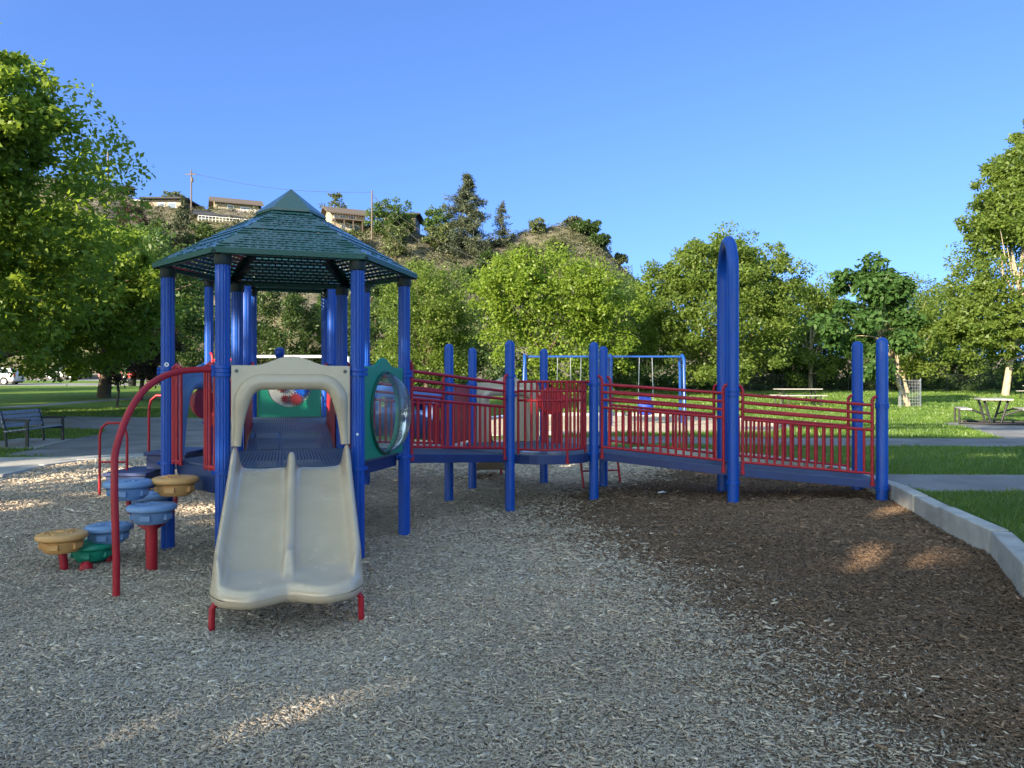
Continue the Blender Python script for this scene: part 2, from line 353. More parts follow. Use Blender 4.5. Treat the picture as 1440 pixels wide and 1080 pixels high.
# boundary of the fresh dark mulch: positive = dark side
DARKB = [(4.6, 16), (2.6, 12.5), (.9, 10.4), (.42, 9.6), (.37, 8.6), (.72, 7.3), (1.0, 6.3), (1.25, 5.4), (1.42, 4.6), (1.52, 3.9), (1.55, 3.2), (1.6, 2), (1.6, -5)]
def darkdist(x, y):
    xb = np.interp(y, [p[1] for p in DARKB[::-1]], [p[0] for p in DARKB[::-1]])
    return np.asarray(x)-xb
def ground_mats():
    N = NT('lawn_soil_and_turf'); w = N.wpos()
    f1 = N.noise(.35, 5, .6, w); f2 = N.noise(3.5, 6, .65, w); f3 = N.noise(45, 4, .7, w)
    c = N.ramp(f2, [(.3, (.075, .145, .022)), (.5, (.11, .20, .03)), (.72, (.155, .25, .045))])
    c = N.mix(N.ramp(f1, [(.4, (0, 0, 0)), (.75, (.6,)*3)]), c, (.15, .17, .05))
    c = N.mix(N.ramp(f3, [(.3, (.5,)*3), (.55, (0, 0, 0))]), c, (.04, .075, .014))
    N.ln(c, N.b.inputs['Base Color']); N.b.inputs['Roughness'].default_value = .9; N.b.inputs['Specular IOR Level'].default_value = .15
    N.bump(N.math('ADD', f3, N.math('MULTIPLY', N.noise(140, 3, .7, w), .7)), .9, .05); M['lawn'] = N.m
    N = NT('wood_chip_bed'); w = N.wpos()
    mp = N.nd('Mapping'); mp.inputs['Scale'].default_value = (1, 1, 1); N.ln(w, mp.inputs[0])
    v = N.nd('TexVoronoi'); v.inputs['Scale'].default_value = 42; v.inputs['Randomness'].default_value = 1; N.ln(mp.outputs[0], v.inputs['Vector'])
    sc = N.nd('SeparateColor'); N.ln(v.outputs['Color'], sc.inputs[0])
    pale = N.ramp(sc.outputs[0], [(0, (.16, .13, .10)), (.5, (.32, .265, .205)), (1, (.48, .41, .33))])
    dark = N.ramp(sc.outputs[0], [(0, (.04, .028, .019)), (.6, (.12, .08, .055)), (1, (.2, .135, .085))])
    at = N.nd('Attribute', attribute_name='dk')
    N.ln(N.mix(at.outputs['Fac'], pale, dark), N.b.inputs['Base Color']); N.b.inputs['Roughness'].default_value = .95; N.b.inputs['Specular IOR Level'].default_value = .1
    N.bump(v.outputs['Distance'], .8, .03); M['chipground'] = N.m
    N = NT('swing_pit_sand'); w = N.wpos(); v = N.nd('TexVoronoi'); v.inputs['Scale'].default_value = 25; N.ln(w, v.inputs['Vector'])
    sc = N.nd('SeparateColor'); N.ln(v.outputs['Color'], sc.inputs[0])
    N.ln(N.ramp(sc.outputs[0], [(0, (.2, .16, .11)), (.5, (.44, .36, .26)), (1, (.58, .49, .36))]), N.b.inputs['Base Color']); N.b.inputs['Roughness'].default_value = .95
    N.bump(v.outputs['Distance'], .8, .03); M['pit'] = N.m
    M['road'] = pbr('pale_street_asphalt', (.2, .2, .21), .9, .2, .3, .3, 60, .2)
    for nm, d, l in (('chip', (.085, .074, .062), (.46, .43, .385)), ('darkchip', (.014, .010, .0075), (.115, .07, .042))):
        N = NT(nm+'_wood'); a = N.nd('Attribute', attribute_name='tone')
        if nm == 'chip': c = N.ramp(a.outputs['Fac'], [(0, (.18, .14, .10)), (.45, (.41, .337, .255)), (.8, (.56, .475, .365)), (1, (.76, .66, .52))])
        else: c = N.ramp(a.outputs['Fac'], [(0, (.06, .04, .027)), (.6, (.175, .118, .078)), (.9, (.275, .18, .115)), (1, (.42, .28, .18))])
        N.ln(c, N.b.inputs['Base Color']); N.b.inputs['Roughness'].default_value = .85; N.b.inputs['Specular IOR Level'].default_value = .15
        M[nm] = N.m
def chips():
    rng = np.random.default_rng(11)
    bands = [(2.5, 4.2, 17500, .62), (4.2, 6.2, 11500, .68), (6.2, 9, 6000, .82), (9, 12.5, 2200, 1.15), (12.5, 16.3, 800, 1.8)]
    X = []; Y = []; S = []
    for a, b, dn, sc in bands:
        area = (b*b-a*a)*.72; n = int(area*dn)
        y = np.sqrt(rng.uniform(a*a, b*b, n)); x = y*rng.uniform(-.72, .72, n)
        X.append(x); Y.append(y); S.append(np.full(n, sc))
    x = np.concatenate(X); y = np.concatenate(Y); S = np.concatenate(S)
    k = inpoly(CHIPS, x, y); x, y, S = x[k], y[k], S[k]; n = len(x)
    L = rng.gamma(3.2, .0082, n).clip(.008, .075)*S; Wd = L*rng.uniform(.15, .34, n); H = Wd*rng.uniform(.25, .6, n)
    yaw = rng.uniform(0, 2*np.pi, n); pit = rng.normal(0, .22, n); rol = rng.normal(0, .45, n)
    z = hchip(x, y)+rng.uniform(-.006, .012, n)
    u = np.column_stack([np.cos(yaw)*np.cos(pit), np.sin(yaw)*np.cos(pit), np.sin(pit)])
    s = np.column_stack([-np.sin(yaw), np.cos(yaw), np.zeros(n)]); nn = np.cross(u, s)
    s2 = s*np.cos(rol)[:, None]+nn*np.sin(rol)[:, None]; n2 = np.cross(u, s2)
    P = np.column_stack([x, y, z]); taper = rng.uniform(.3, 1, n)
    vs = []
    for a, b, c in ((-1, -1, 0), (1, -1, 0), (1, 1, 0), (-1, 1, 0), (-1, -1, 1), (1, -1, 1), (1, 1, 1), (-1, 1, 1)):
        w = b*Wd/2*(taper if a > 0 else 1)*(.8 if c else 1)
        vs.append(P+u*(a*L/2)[:, None]+s2*w[:, None]+n2*(c*H)[:, None])
    V = np.stack(vs, 1)
    F = np.array([(4, 5, 6, 7), (0, 1, 5, 4), (1, 2, 6, 5), (2, 3, 7, 6), (3, 0, 4, 7)])
    d = darkdist(x, y)+.25*np.sin(x*3+y*2.3)*np.cos(y*1.9)+rng.normal(0, .5, n)+.1*np.sin(9*y+4*x)
    dark = d > 0
    tone = np.clip(rng.normal(.56, .16, n)+(rng.uniform(0, 1, n) < .04)*.3, 0, 1)
    # older and fresher drifts
    tone = np.clip(tone+.1*np.sin(x*1.3+1)*np.sin(y*1.1+x*.5), 0, 1)
    for nm, kk, m, lab in (('wood_chips', ~dark, M['chip'], 'pale weathered wood chips covering the playground'), ('dark_wood_chips', dark, M['darkchip'], 'dark brown fresh bark chips spread below the ramp')):
        q = np.where(kk)[0]; VV = V[q].reshape(-1, 3)
        FF = (F[None]+8*np.arange(len(q))[:, None, None]).reshape(-1, 4)
        o = big_mesh(nm, VV, FF, np.repeat(tone[q], 5), m, kind='stuff'); tag(o, lab, 'wood chips')
    g = bpy.data.objects['wood_chip_ground'].data; co = np.empty(len(g.vertices)*3, np.float32); g.vertices.foreach_get('co', co); co = co.reshape(-1, 3)
    a = g.attributes.new('dk', 'FLOAT', 'POINT'); a.data.foreach_set('value', sstep(darkdist(co[:, 0], co[:, 1]), -.25, .25).astype(np.float32))
def grass():
    rng = np.random.default_rng(3)
    bands = [(4.5, 7.5, 2600, .05, 1), (7.5, 11, 1400, .05, 1.4), (11, 17, 420, .055, 2.2), (17, 30, 260, .065, 4), (30, 56, 70, .075, 8)]
    Xs = []
    for a, b, dn, h, wsc in bands:
        n = int((b*b-a*a)*.36*dn); y = np.sqrt(rng.uniform(a*a, b*b, n)); x = y*rng.uniform(.02, .74, n)
        Xs.append(np.column_stack([x, y, np.full(n, h), np.full(n, wsc)]))
    n = 60000; y = np.sqrt(rng.uniform(14**2, 34**2, n)); x = -y*rng.uniform(.2, .74, n); Xs.append(np.column_stack([x, y, np.full(n, .06), np.full(n, 4)]))
    n = 42000; Xs.append(np.column_stack([rng.uniform(2.4, 8, n), rng.uniform(-.5, 5, n), np.full(n, .05), np.full(n, 1.2)]))
    A = np.concatenate(Xs); x, y = A[:, 0], A[:, 1]; k = np.ones(len(x), bool)
    jx, jy = x+rng.normal(0, .045, len(x)), y+rng.normal(0, .045, len(x))
    for nm, P in REG: k &= ~inpoly(P, jx, jy)
    # keep blades off the kerb top
    for i in range(5, 16):
        (x0, y0), (x1, y1) = CHIPS[i], CHIPS[i+1]; dx, dy = x1-x0, y1-y0; t = np.clip(((x-x0)*dx+(y-y0)*dy)/(dx*dx+dy*dy), 0, 1)
        k &= np.hypot(x-x0-t*dx, y-y0-t*dy) > .17
    A = A[k]; x, y, h, ws = A.T; n = len(x)
    z = hland(x, y); h = h*rng.uniform(.5, 1.3, n)*(1+.3*np.sin(x*2.2)*np.sin(y*1.6)); w = .004*ws; q = rng.uniform(0, 2*np.pi, n); lean = rng.normal(0, .5, (n, 2))*h[:, None]
    b0 = np.column_stack([x-np.cos(q)*w, y-np.sin(q)*w, z-.005]); b1 = np.column_stack([x+np.cos(q)*w, y+np.sin(q)*w, z-.005])
    t = np.column_stack([x+lean[:, 0], y+lean[:, 1], z+h])
    V = np.stack([b0, b1, t], 1).reshape(-1, 3); F = np.arange(3*n).reshape(-1, 3)
    tn = rng.normal(.45, .2, n)+.22*np.sin(x*1.1+1.3*np.sin(y*.7))*np.sin(y*.9+x*.3)+.15*np.sin(x*3.1-y*2.2)
    o = big_mesh('grass', V, F, np.clip(tn, 0, 1), M['grass'], kind='stuff'); tag(o, 'short mown green grass around the playground and paths', 'grass')
def kerb():
    rng = random.Random(4); m = MB()
    P = CHIPS[5:16]
    for i in range(len(P)-1):
        a, b = Vector(P[i]), Vector(P[i+1]); L = (b-a).length; k = max(1, round(L/.85)); d = (b-a)/L; nrm = Vector((d.y, -d.x)); 
        if i < 0: continue
        for j in range(k):
            p0 = a+d*(L*j/k+.008); p1 = a+d*(L*(j+1)/k-.008); off = .075+rng.uniform(-.008, .008)
            vs = []
            top = rng.uniform(-.008, .012); jit = rng.uniform(-.012, .012)
            for z in (0, 1):
                for p, s in ((p0, -1), (p1, -1), (p1, 1), (p0, 1)):
                    q = p-nrm*(.08+0) + nrm*s*.08 if False else p-nrm*.075*1 + nrm*(s*.078+rng.uniform(-.003, .003))
                    q = Vector((p.x, p.y)) - nrm*(.075+off-.075+jit) + nrm*s*.078
                    zz = float(hland(p.x, p.y))+.015+top if z else float(hchip(p.x, p.y))-.1
                    vs.append((q.x, q.y, zz))
            m.add(vs, [(3, 2, 1, 0), (4, 5, 6, 7), (0, 1, 5, 4), (1, 2, 6, 5), (2, 3, 7, 6), (3, 0, 4, 7)])
    o = m.build('kerb', M['conc'], bevel=.012); tag(o, kind='structure')
    m = MB()
    for Q in (CHIPS[0:6], PIT+PIT[:1]):
        pts = dens(Q, .5)[:-1]
        pts = [p for p in pts]
        for a, b in zip(Q[:-1], Q[1:]):
            d = Vector(b)-Vector(a); c = (Vector(a)+Vector(b))/2; z = float(hland(c.x, c.y))
            m.box((c.x, c.y, z-.08), (d.length+.06, .14, .2), math.atan2(d.y, d.x))
    o = m.build('path_edging', M['conc'], bevel=.012); tag(o, kind='structure')
# ------------------------------------------------------------------ the play structure
Z3 = Vector((0, 0, 1))
HEX = {'FL': -120, 'FR': -60, 'R': 0, 'BR': 60, 'BL': 120, 'L': 180}
def hexpts(cx, cy, r=1.165, th=TH):
    return {k: Vector((cx+r*math.cos(th+R(a)), cy+r*math.sin(th+R(a)))) for k, a in HEX.items()}
T1 = hexpts(-2.275, 7.693); T2 = hexpts(-3.449, 11.584); LD = hexpts(.238, 10.718)
C1 = Vector((-2.275, 7.693)); C2 = Vector((-3.449, 11.584)); C3 = Vector((.238, 10.718))
D1, D2, D3 = .87, 1.07, .72
def frame(A, B, z, out=1):
    """frame in the vertical plane through A->B: O at the middle, ux along, uz up, un the outward normal (to the right of A->B when out=1)"""
    A = Vector((*A, 0)); B = Vector((*B, 0)); ux = (B-A).normalized(); un = ux.cross(Z3)*out
    return ((A+B)/2+Z3*z, ux, Z3.copy(), un)
def plan(F, u, w, n=0): O, ux, uw, un = F; return O+ux*u+uw*w+un*n
def clamp(m, x, y, z, r=.0635, h=.035):
    m.lathe((x, y, z-h/2), [(r, 0), (r+.011, .002), (r+.011, h-.002), (r, h)], 24)
    for a in (.6, 3.7):
        m.box((x+(r+.018)*math.cos(a), y+(r+.018)*math.sin(a), z), (.03, .022, h*.9), a)
def post(root, p, z0, z1, dome=True, flute=False, clamps=(), r=.0635, cap=None, label=None):
    m = MB(); prof = [(r, z0-.3), (r, z1-(r if dome else 0))]
    if dome: prof += [(r*math.cos(q), z1-r+r*math.sin(q)) for q in (R(20), R(40), R(60), R(78))]
    m.lathe((p[0], p[1], 0), prof, 48 if flute else 28, .09 if flute else 0, 12)
    o = m.build('post', M['blue'], root, origin=(p[0], p[1], z0), smooth=30)
    if label: o['label'] = label
    if clamps:
        for z in clamps: m = MB(); clamp(m, p[0], p[1], z, r); m.build('clamp', M['blue'], o)
    if cap is not None:
        m = MB(); m.lathe((p[0], p[1], z1-.02), [(r+.006, -.07), (r+.012, -.06), (r+.012, .02), (r*.6, .05)], 24)
        m.build('cap', cap, o)
    return o
def hexdeck(root, Pq, z, name='deck', extra=None, r=.93):
    c = sum(Pq.values(), Vector((0, 0)))/6; poly = [c+(Pq[k]-c)*r for k in HEX]
    if extra: poly = extra(poly)
    F = (Vector((0, 0, z)), Vector((1, 0, 0)), Vector((0, 1, 0)), Z3)
    m = MB(); m.prism(poly, F, -.012); o = m.build(name, M['deck'], root, smooth=0)
    m = MB(); n = len(poly)
    inner = [c+(p-c)*.965 for p in poly]
    m.ring_plate([(p.x, p.y) for p in poly], [(p.x, p.y) for p in inner], (Vector((0, 0, z-.014)), F[1], F[2], Z3), -.11)
    m.build('deck_frame', M['deckedge'], o, smooth=0, bevel=.004)
    return o
def roof(root, c, r, ze, za, cup=True, rt=.30):
    """hexagonal roof of slotted sheet panels"""
    zt = ze+(za-ze)*(1-rt/r)*.86
    P = [Vector((c.x+r*math.cos(TH+R(a)), c.y+r*math.sin(TH+R(a)), ze)) for a in HEX.values()]
    Q = [Vector((c.x+rt*math.cos(TH+R(a)), c.y+rt*math.sin(TH+R(a)), zt)) for a in HEX.values()]
    rf = MB()
    for i in range(6):
        a, b = P[i], P[(i+1) % 6]; rf.tube([a-Z3*.04, Q[i]-Z3*.04], .022, 8)
    body = rf.build('roof', M['roofbeam'], root, origin=(c.x, c.y, ze))
    for i in range(6):
        a, b, a2, b2 = P[i], P[(i+1) % 6], Q[i], Q[(i+1) % 6]
        H = ((a2+b2)/2-(a+b)/2).length; rows = int(H/.052); m = MB(); cell = .07; slot = .052
        up = (((a2+b2)-(a+b))/2).normalized(); ax = (b-a).normalized(); L0 = (b-a).length; L1 = (b2-a2).length
        nrm = ax.cross(up)
        mid = (a+b)/2
        PT = lambda u, w: mid+ax*u+up*w
        hw = lambda w: (L0+(L1-L0)*w/H)/2
        for k in range(rows):
            w0 = H*k/rows; w1 = H*(k+.66)/rows; w2 = H*(k+1)/rows
            vs = [PT(-hw(w0), w0), PT(hw(w0), w0), PT(hw(w1), w1), PT(-hw(w1), w1)]
            m.add(vs, [(0, 1, 2, 3)])
            h1, h2 = hw(w1), hw(w2); edge = .05
            x = -math.floor(h2/cell)*cell-(cell/2 if k % 2 else 0); prev = None
            cuts = []
            while x < h2:
                s0, s1 = x, x+slot
                if s0 > -h2+edge and s1 < h2-edge: cuts.append((s0, s1))
                x += cell
            xs0 = -1e9
            segs = []; cur = None
            left = None
            start = ('e', -1)
            pos = None
            edges = []
            for s0, s1 in cuts: edges += [s0, s1]
            pts = [None]+edges+[None]
            for q in range(0, len(pts), 2):
                l, rr = pts[q], pts[q+1]
                vs = [PT(-h1 if l is None else l, w1), PT(h1 if rr is None else rr, w1), PT(h2 if rr is None else rr, w2), PT(-h2 if l is None else l, w2)]
                m.add(vs, [(0, 1, 2, 3)])
        m.build('roof_panel', M['roof'], body, smooth=0, solid=.008)
        m = MB()
        m.prism([(-L0/2, -.044), (L0/2, -.044), (L0/2, .003), (-L0/2, .003)], ((a+b)/2, ax, Z3, ax.cross(Z3)), .008)
        m.prism([(-L0/2+.06, -.05), (L0/2-.06, -.05), (L0/2-.06, -.01), (-L0/2+.06, -.01)], ((a+b)/2, ax, Z3, ax.cross(Z3)), -.03, -.03)
        m.build('fascia', M['roofedge'], body, smooth=0)
    if cup:
        m = MB(); rc = rt*1.16; zc = zt+.015
        K = [Vector((c.x+rc*math.cos(TH+R(a)), c.y+rc*math.sin(TH+R(a)), zc)) for a in HEX.values()]
        K2 = [k-Z3*.025 for k in K]; top = Vector((c.x, c.y, za))
        m.add(K+K2+[top], [(i, (i+1) % 6, 12) for i in range(6)]+[(6+i, 6+(i+1) % 6, (i+1) % 6, i) for i in range(6)]+[tuple(range(11, 5, -1))])
        m.build('cupola', M['roof'], body, smooth=0)
        m = MB(); m.lathe((c.x, c.y, zt-.1), [(.03, 0), (.2, .04), (.2, .09)], 12); m.build('roof_hub', M['roofbeam'], body)
    return body
def railing(root, A, B, za, zb, endA=True, endB=True, curl=True, gap=.115, label=None, inset=0, sp=.098):
    A, B = Vector(A), Vector(B); d = (B-A).normalized(); L = (B-A).length; s = Vector((-d.y, d.x))*inset
    P = lambda t, h: Vector((*(A+d*t+s), za+(zb-za)*t/L+h))
    t0, t1 = gap, L-gap
    m = MB(); rr = .0185
    for t, end in ((t0, -1), (t1, 1)):
        top = .90+.11
        q = [P(t, -.07), P(t, .3), P(t, .8), P(t, top-.05)]
        q += [P(t+end*.02, top-.015), P(t+end*.05, top), P(t+end*.085, top)]
        m.tube(q, rr*1.05, 10)
        m.tube([P(t, -.075), P(t, -.03)], rr*1.5, 10)
    for h in (.90, .80, .70, .60, .075): m.tube([P(t0, h), P(t1, h)], rr if h > .1 else rr*.85, 10)
    o = m.build('railing', M['red'], root, smooth=50)
    if label: o['label'] = label
    n = max(1, int(round((t1-t0)/sp)))
    for i in range(1, n):
        t = t0+(t1-t0)*i/n; m = MB(); m.tube([P(t, .077), P(t, .60)], .0165, 8, caps=False); m.build('baluster', M['red'], o, smooth=60)
    return o
def plate_hole(m, outline, hc, rx, rz, F, t, n=72):
    cx, cz = hc; k = len(outline); angs = sorted(set([2*math.pi*i/n for i in range(n)]+[math.atan2(p[1]-cz, p[0]-cx) % (2*math.pi) for p in outline]))
    out = []; inn = []
    for a in angs:
        dx, dz = math.cos(a), math.sin(a); best = None
        for i in range(k):
            (x0, z0), (x1, z1) = outline[i], outline[(i+1) % k]
            den = dx*(z1-z0)-dz*(x1-x0)
            if abs(den) < 1e-9: continue
            t_ = ((x0-cx)*(z1-z0)-(z0-cz)*(x1-x0))/den; s_ = ((x0-cx)*dz-(z0-cz)*dx)/den
            if t_ > 0 and -1e-6 <= s_ <= 1+1e-6 and (best is None or t_ > best): best = t_
        out.append((cx+dx*best, cz+dz*best)); r_ = rx*rz/math.hypot(rz*dx, rx*dz); inn.append((cx+dx*r_, cz+dz*r_))
    m.ring_plate(out, inn, F, t)
def hump_outline(w, zb, zt, hump, hw=.3, n=16, rc=.0):
    top = [(w/2-w*i/n, 0) for i in range(n+1)]
    o = [(-w/2, zb), (w/2, zb)]
    for x, _ in top: o.append((x, zt+hump*(.5+.5*math.cos(math.pi*min(1, abs(x)/hw)))))
    return o
def hood(root, F, zb, zt, zi, w, hump, mt, label=None):
    """moulded slide hood: flat plate with an arched opening and a fat rolled rim"""
    n = 40; out = []; inn = []
    wi = w/2-.08; ti = w/2-.19
    ip = [(-wi-.0, zb)]+[tuple(p)[:2] for p in bez((-wi+.0, zb, 0), (-wi+.02, zb+.25, 0), (-ti-.05, zi-.16, 0), (-ti-.03, zi-.09, 0), 10)][1:]+[tuple(p)[:2] for p in bez((-ti-.03, zi-.09, 0), (-ti, zi-.02, 0), (-ti+.03, zi, 0), (-ti+.1, zi, 0), 6)][1:]
    ip += [(0, zi)]; ip = ip+[(-x, z) for x, z in ip[-2::-1]]
    L = len(ip); op = []
    half = (L+1)//2
    for i in range(half):
        f = i/(half-1)
        x, z = ip[i]
        if i <= 10: op.append((-w/2, zb+(zt-zb)*(i/10)))
        else:
            g = (i-10)/(half-1-10); xx = -w/2+(w/2)*g; op.append((xx, zt+hump*(.5+.5*math.cos(math.pi*min(1, abs(xx)/.33)))))
    op = op+[(-x, z) for x, z in op[-2::-1]]
    # refine the top so the hump is smooth
    def refine(P):
        q = []
        for i in range(len(P)-1):
            for j in range(4): q.append((P[i][0]+(P[i+1][0]-P[i][0])*j/4, P[i][1]+(P[i+1][1]-P[i][1])*j/4))
        return q+[P[-1]]
    ip, op = refine(ip), refine(op)
    op = [(x, zt+hump*(.5+.5*math.cos(math.pi*min(1, abs(x)/.33)))) if z >= zt-1e-4 else (x, z) for x, z in op]
    m = MB(); m.ring_plate(op, ip, F, .035, closed=False)
    N = len(ip); path = []; rad = []
    for i, (x, z) in enumerate(ip):
        a = ip[max(0, i-2)]; b = ip[min(N-1, i+2)]; d = Vector((b[0]-a[0], b[1]-a[1])).normalized(); nx, nz = -d.y, d.x
        g = .034+.038*float(sstep(min(i, N-1-i), 0, N*.3))
        path.append(plan(F, x+nx*(g*.9), z+nz*(g*.9), .03)); rad.append(g)
    m.tube(path, rad, 14)
    o = m.build('slide_hood', mt, root, smooth=45, bevel=.006)
    if label: o['label'] = label
    for sx in (-1, 1):
        m = MB(); m.lathe(plan(F, sx*(w/2-.045), zt-.05, .035), [(.016, 0), (.016, .012), (.006, .014)], 12, M=F[3].to_track_quat('Z', 'Y').to_matrix()); m.build('bolt', M['chrome_trim'], o)
    return o
def slide(root, O, nd, lanes, Wd, S, prof, mt, label=None, feet=True, zg=0):
    """moulded slide; prof = (s, bed height above ground)"""
    t = Vector((-nd.y, nd.x, 0)); nd = Vector((nd.x, nd.y, 0)); hwid = Wd/2
    ss = sorted(set([round(x, 3) for x in np.linspace(0, S, 30)]+[S-.06, S-.03]))
    def wall(s): return float(np.interp(s, [0, .12, .5, S-.45, S-.18, S-.12, S-.07, S-.03, S], [.205, .19, .13, .125, .125, .11, .06, .03, .01]))
    def divh(s): return float(np.interp(s, [0, .05, .09, .2, .5, S-.5, S-.38, S-.3, S-.24, S-.12, S], [.0, .12, .2, .16, .085, .085, .125, .12, .05, .01, 0]))
    bed = lambda s: float(np.interp(s, [p[0] for p in prof], [p[1] for p in prof]))
    rows = []
    for s in ss+[S+.0625*math.sin(R(q)) for q in (20, 40, 60, 78, 90)]:
        idx = 0 if s <= S and len(rows) < len(ss) else len(rows)-len(ss)+1
        bd = -.10-.03*float(sstep(min(s, S), S-.35, S)); drop = .0625*(1-math.cos(R((0, 20, 40, 60, 78, 90)[idx]))); w = wall(min(s, S)) if not idx else 0; dv = divh(min(s, S)) if not idx else 0
        z = bed(min(s, S))-drop; half = []
        half += [(.5, bd), (.508, w*.45), (.497, w*.85), (.478, w), (.458, w*.97), (.44, w*.7), (.428, w*.3), (.412, .012 if w else 0), (.385, 0), (.27, -.006), (.2, -.006), (.13, -.002)]
        if lanes == 2: half += [(.062, .0), (.043, dv*.2), (.033, dv*.75), (.018, dv*.97), (0, dv)]
        else: half += [(.085, -.004), (.058, -.006), (.04, -.006), (.02, -.006), (0, -.006)]
        if idx: half = half[:1]+[(u, -.004 if u < .4 else 0) for u, h in half[1:]]
        up = [(-u, h) for u, h in half]+[(u, h) for u, h in half[-2::-1]]
        und = [(u, bd) for u, h in up[-3:1:-1]]
        if idx: und = [(u, bd+2*drop) for u, h in und]
        if idx: up[0] = (up[0][0], bd+2*drop); up[-1] = (up[-1][0], bd+2*drop)
        wgt = float(sstep(s, S-.5, S)); row = []
        for u, h in up+und:
            a = abs(u); lob = .07*math.cos(math.pi*(a-.25)/.3) if lanes == 2 else .05*math.cos(math.pi*a/.6)
            if a > .4: lob -= .11*((a-.4)/.1)**2
            fl = 1-.02*wgt
            row.append(Vector((O[0], O[1], 0))+nd*(s+lob*wgt)+t*(u*Wd*fl)+Z3*(z+h))
        rows.append(row)
    m = MB(); n = len(rows[0]); vs = [p for r_ in rows for p in r_]
    fs = [(i*n+k, i*n+(k+1) % n, (i+1)*n+(k+1) % n, (i+1)*n+k) for i in range(len(rows)-1) for k in range(n)]
    m.add(vs, fs); o = m.build('slide', mt, root, smooth=60, subsurf=1)
    if label: o['label'] = label
    if feet:
        for sx in (-1, 1):
            m = MB(); c = Vector((O[0], O[1], 0))+nd*(S-.08)+t*(sx*(Wd/2-.05))
            zb = bed(S)-.115
            m.tube([c-t*sx*.06+Z3*(zb+.04), c-t*sx*.01+Z3*(zb+.02), c+t*sx*.025+Z3*(zb-.03), c+t*sx*.03+Z3*(zg-.1)], .022, 10)
            m.build('foot', M['red'], o)
    return o
def gear(m, F, cu, cw, r, teeth, t, off):
    pts = []
    for i in range(teeth*4):
        a = 2*math.pi*i/(teeth*4); rr = r if i % 4 in (0, 1) else r*.62
        if i % 4 == 0: a += .05
        pts.append((cu+rr*math.cos(a), cw+rr*math.sin(a)))
    m.prism(pts, F, t, off)
    m.prism([(cu+r*.2*math.cos(q*.785), cw+r*.2*math.sin(q*.785)) for q in range(8)], F, t*.6, off+t)
def clearmat():
    N = NT('clear_acrylic'); tr = N.nd('BsdfTransparent'); tr.inputs[0].default_value = (.86, .9, .9, 1); g = N.nd('BsdfGlossy'); g.inputs['Roughness'].default_value = .12
    d = N.nd('BsdfDiffuse'); d.inputs[0].default_value = (.55, .6, .6, 1)
    lw = N.nd('LayerWeight'); lw.inputs[0].default_value = .35
    m1 = N.nd('MixShader'); N.ln(N.math('MULTIPLY', N.noise(4, 6, .6), .22), m1.inputs[0]); N.ln(tr.outputs[0], m1.inputs[1]); N.ln(d.outputs[0], m1.inputs[2])
    m2 = N.nd('MixShader'); N.ln(N.math('MULTIPLY', lw.outputs[0], .75), m2.inputs[0]); N.ln(m1.outputs[0], m2.inputs[1]); N.ln(g.outputs[0], m2.inputs[2])
    N.ln(m2.outputs[0], N.out.inputs[0]); return N.m
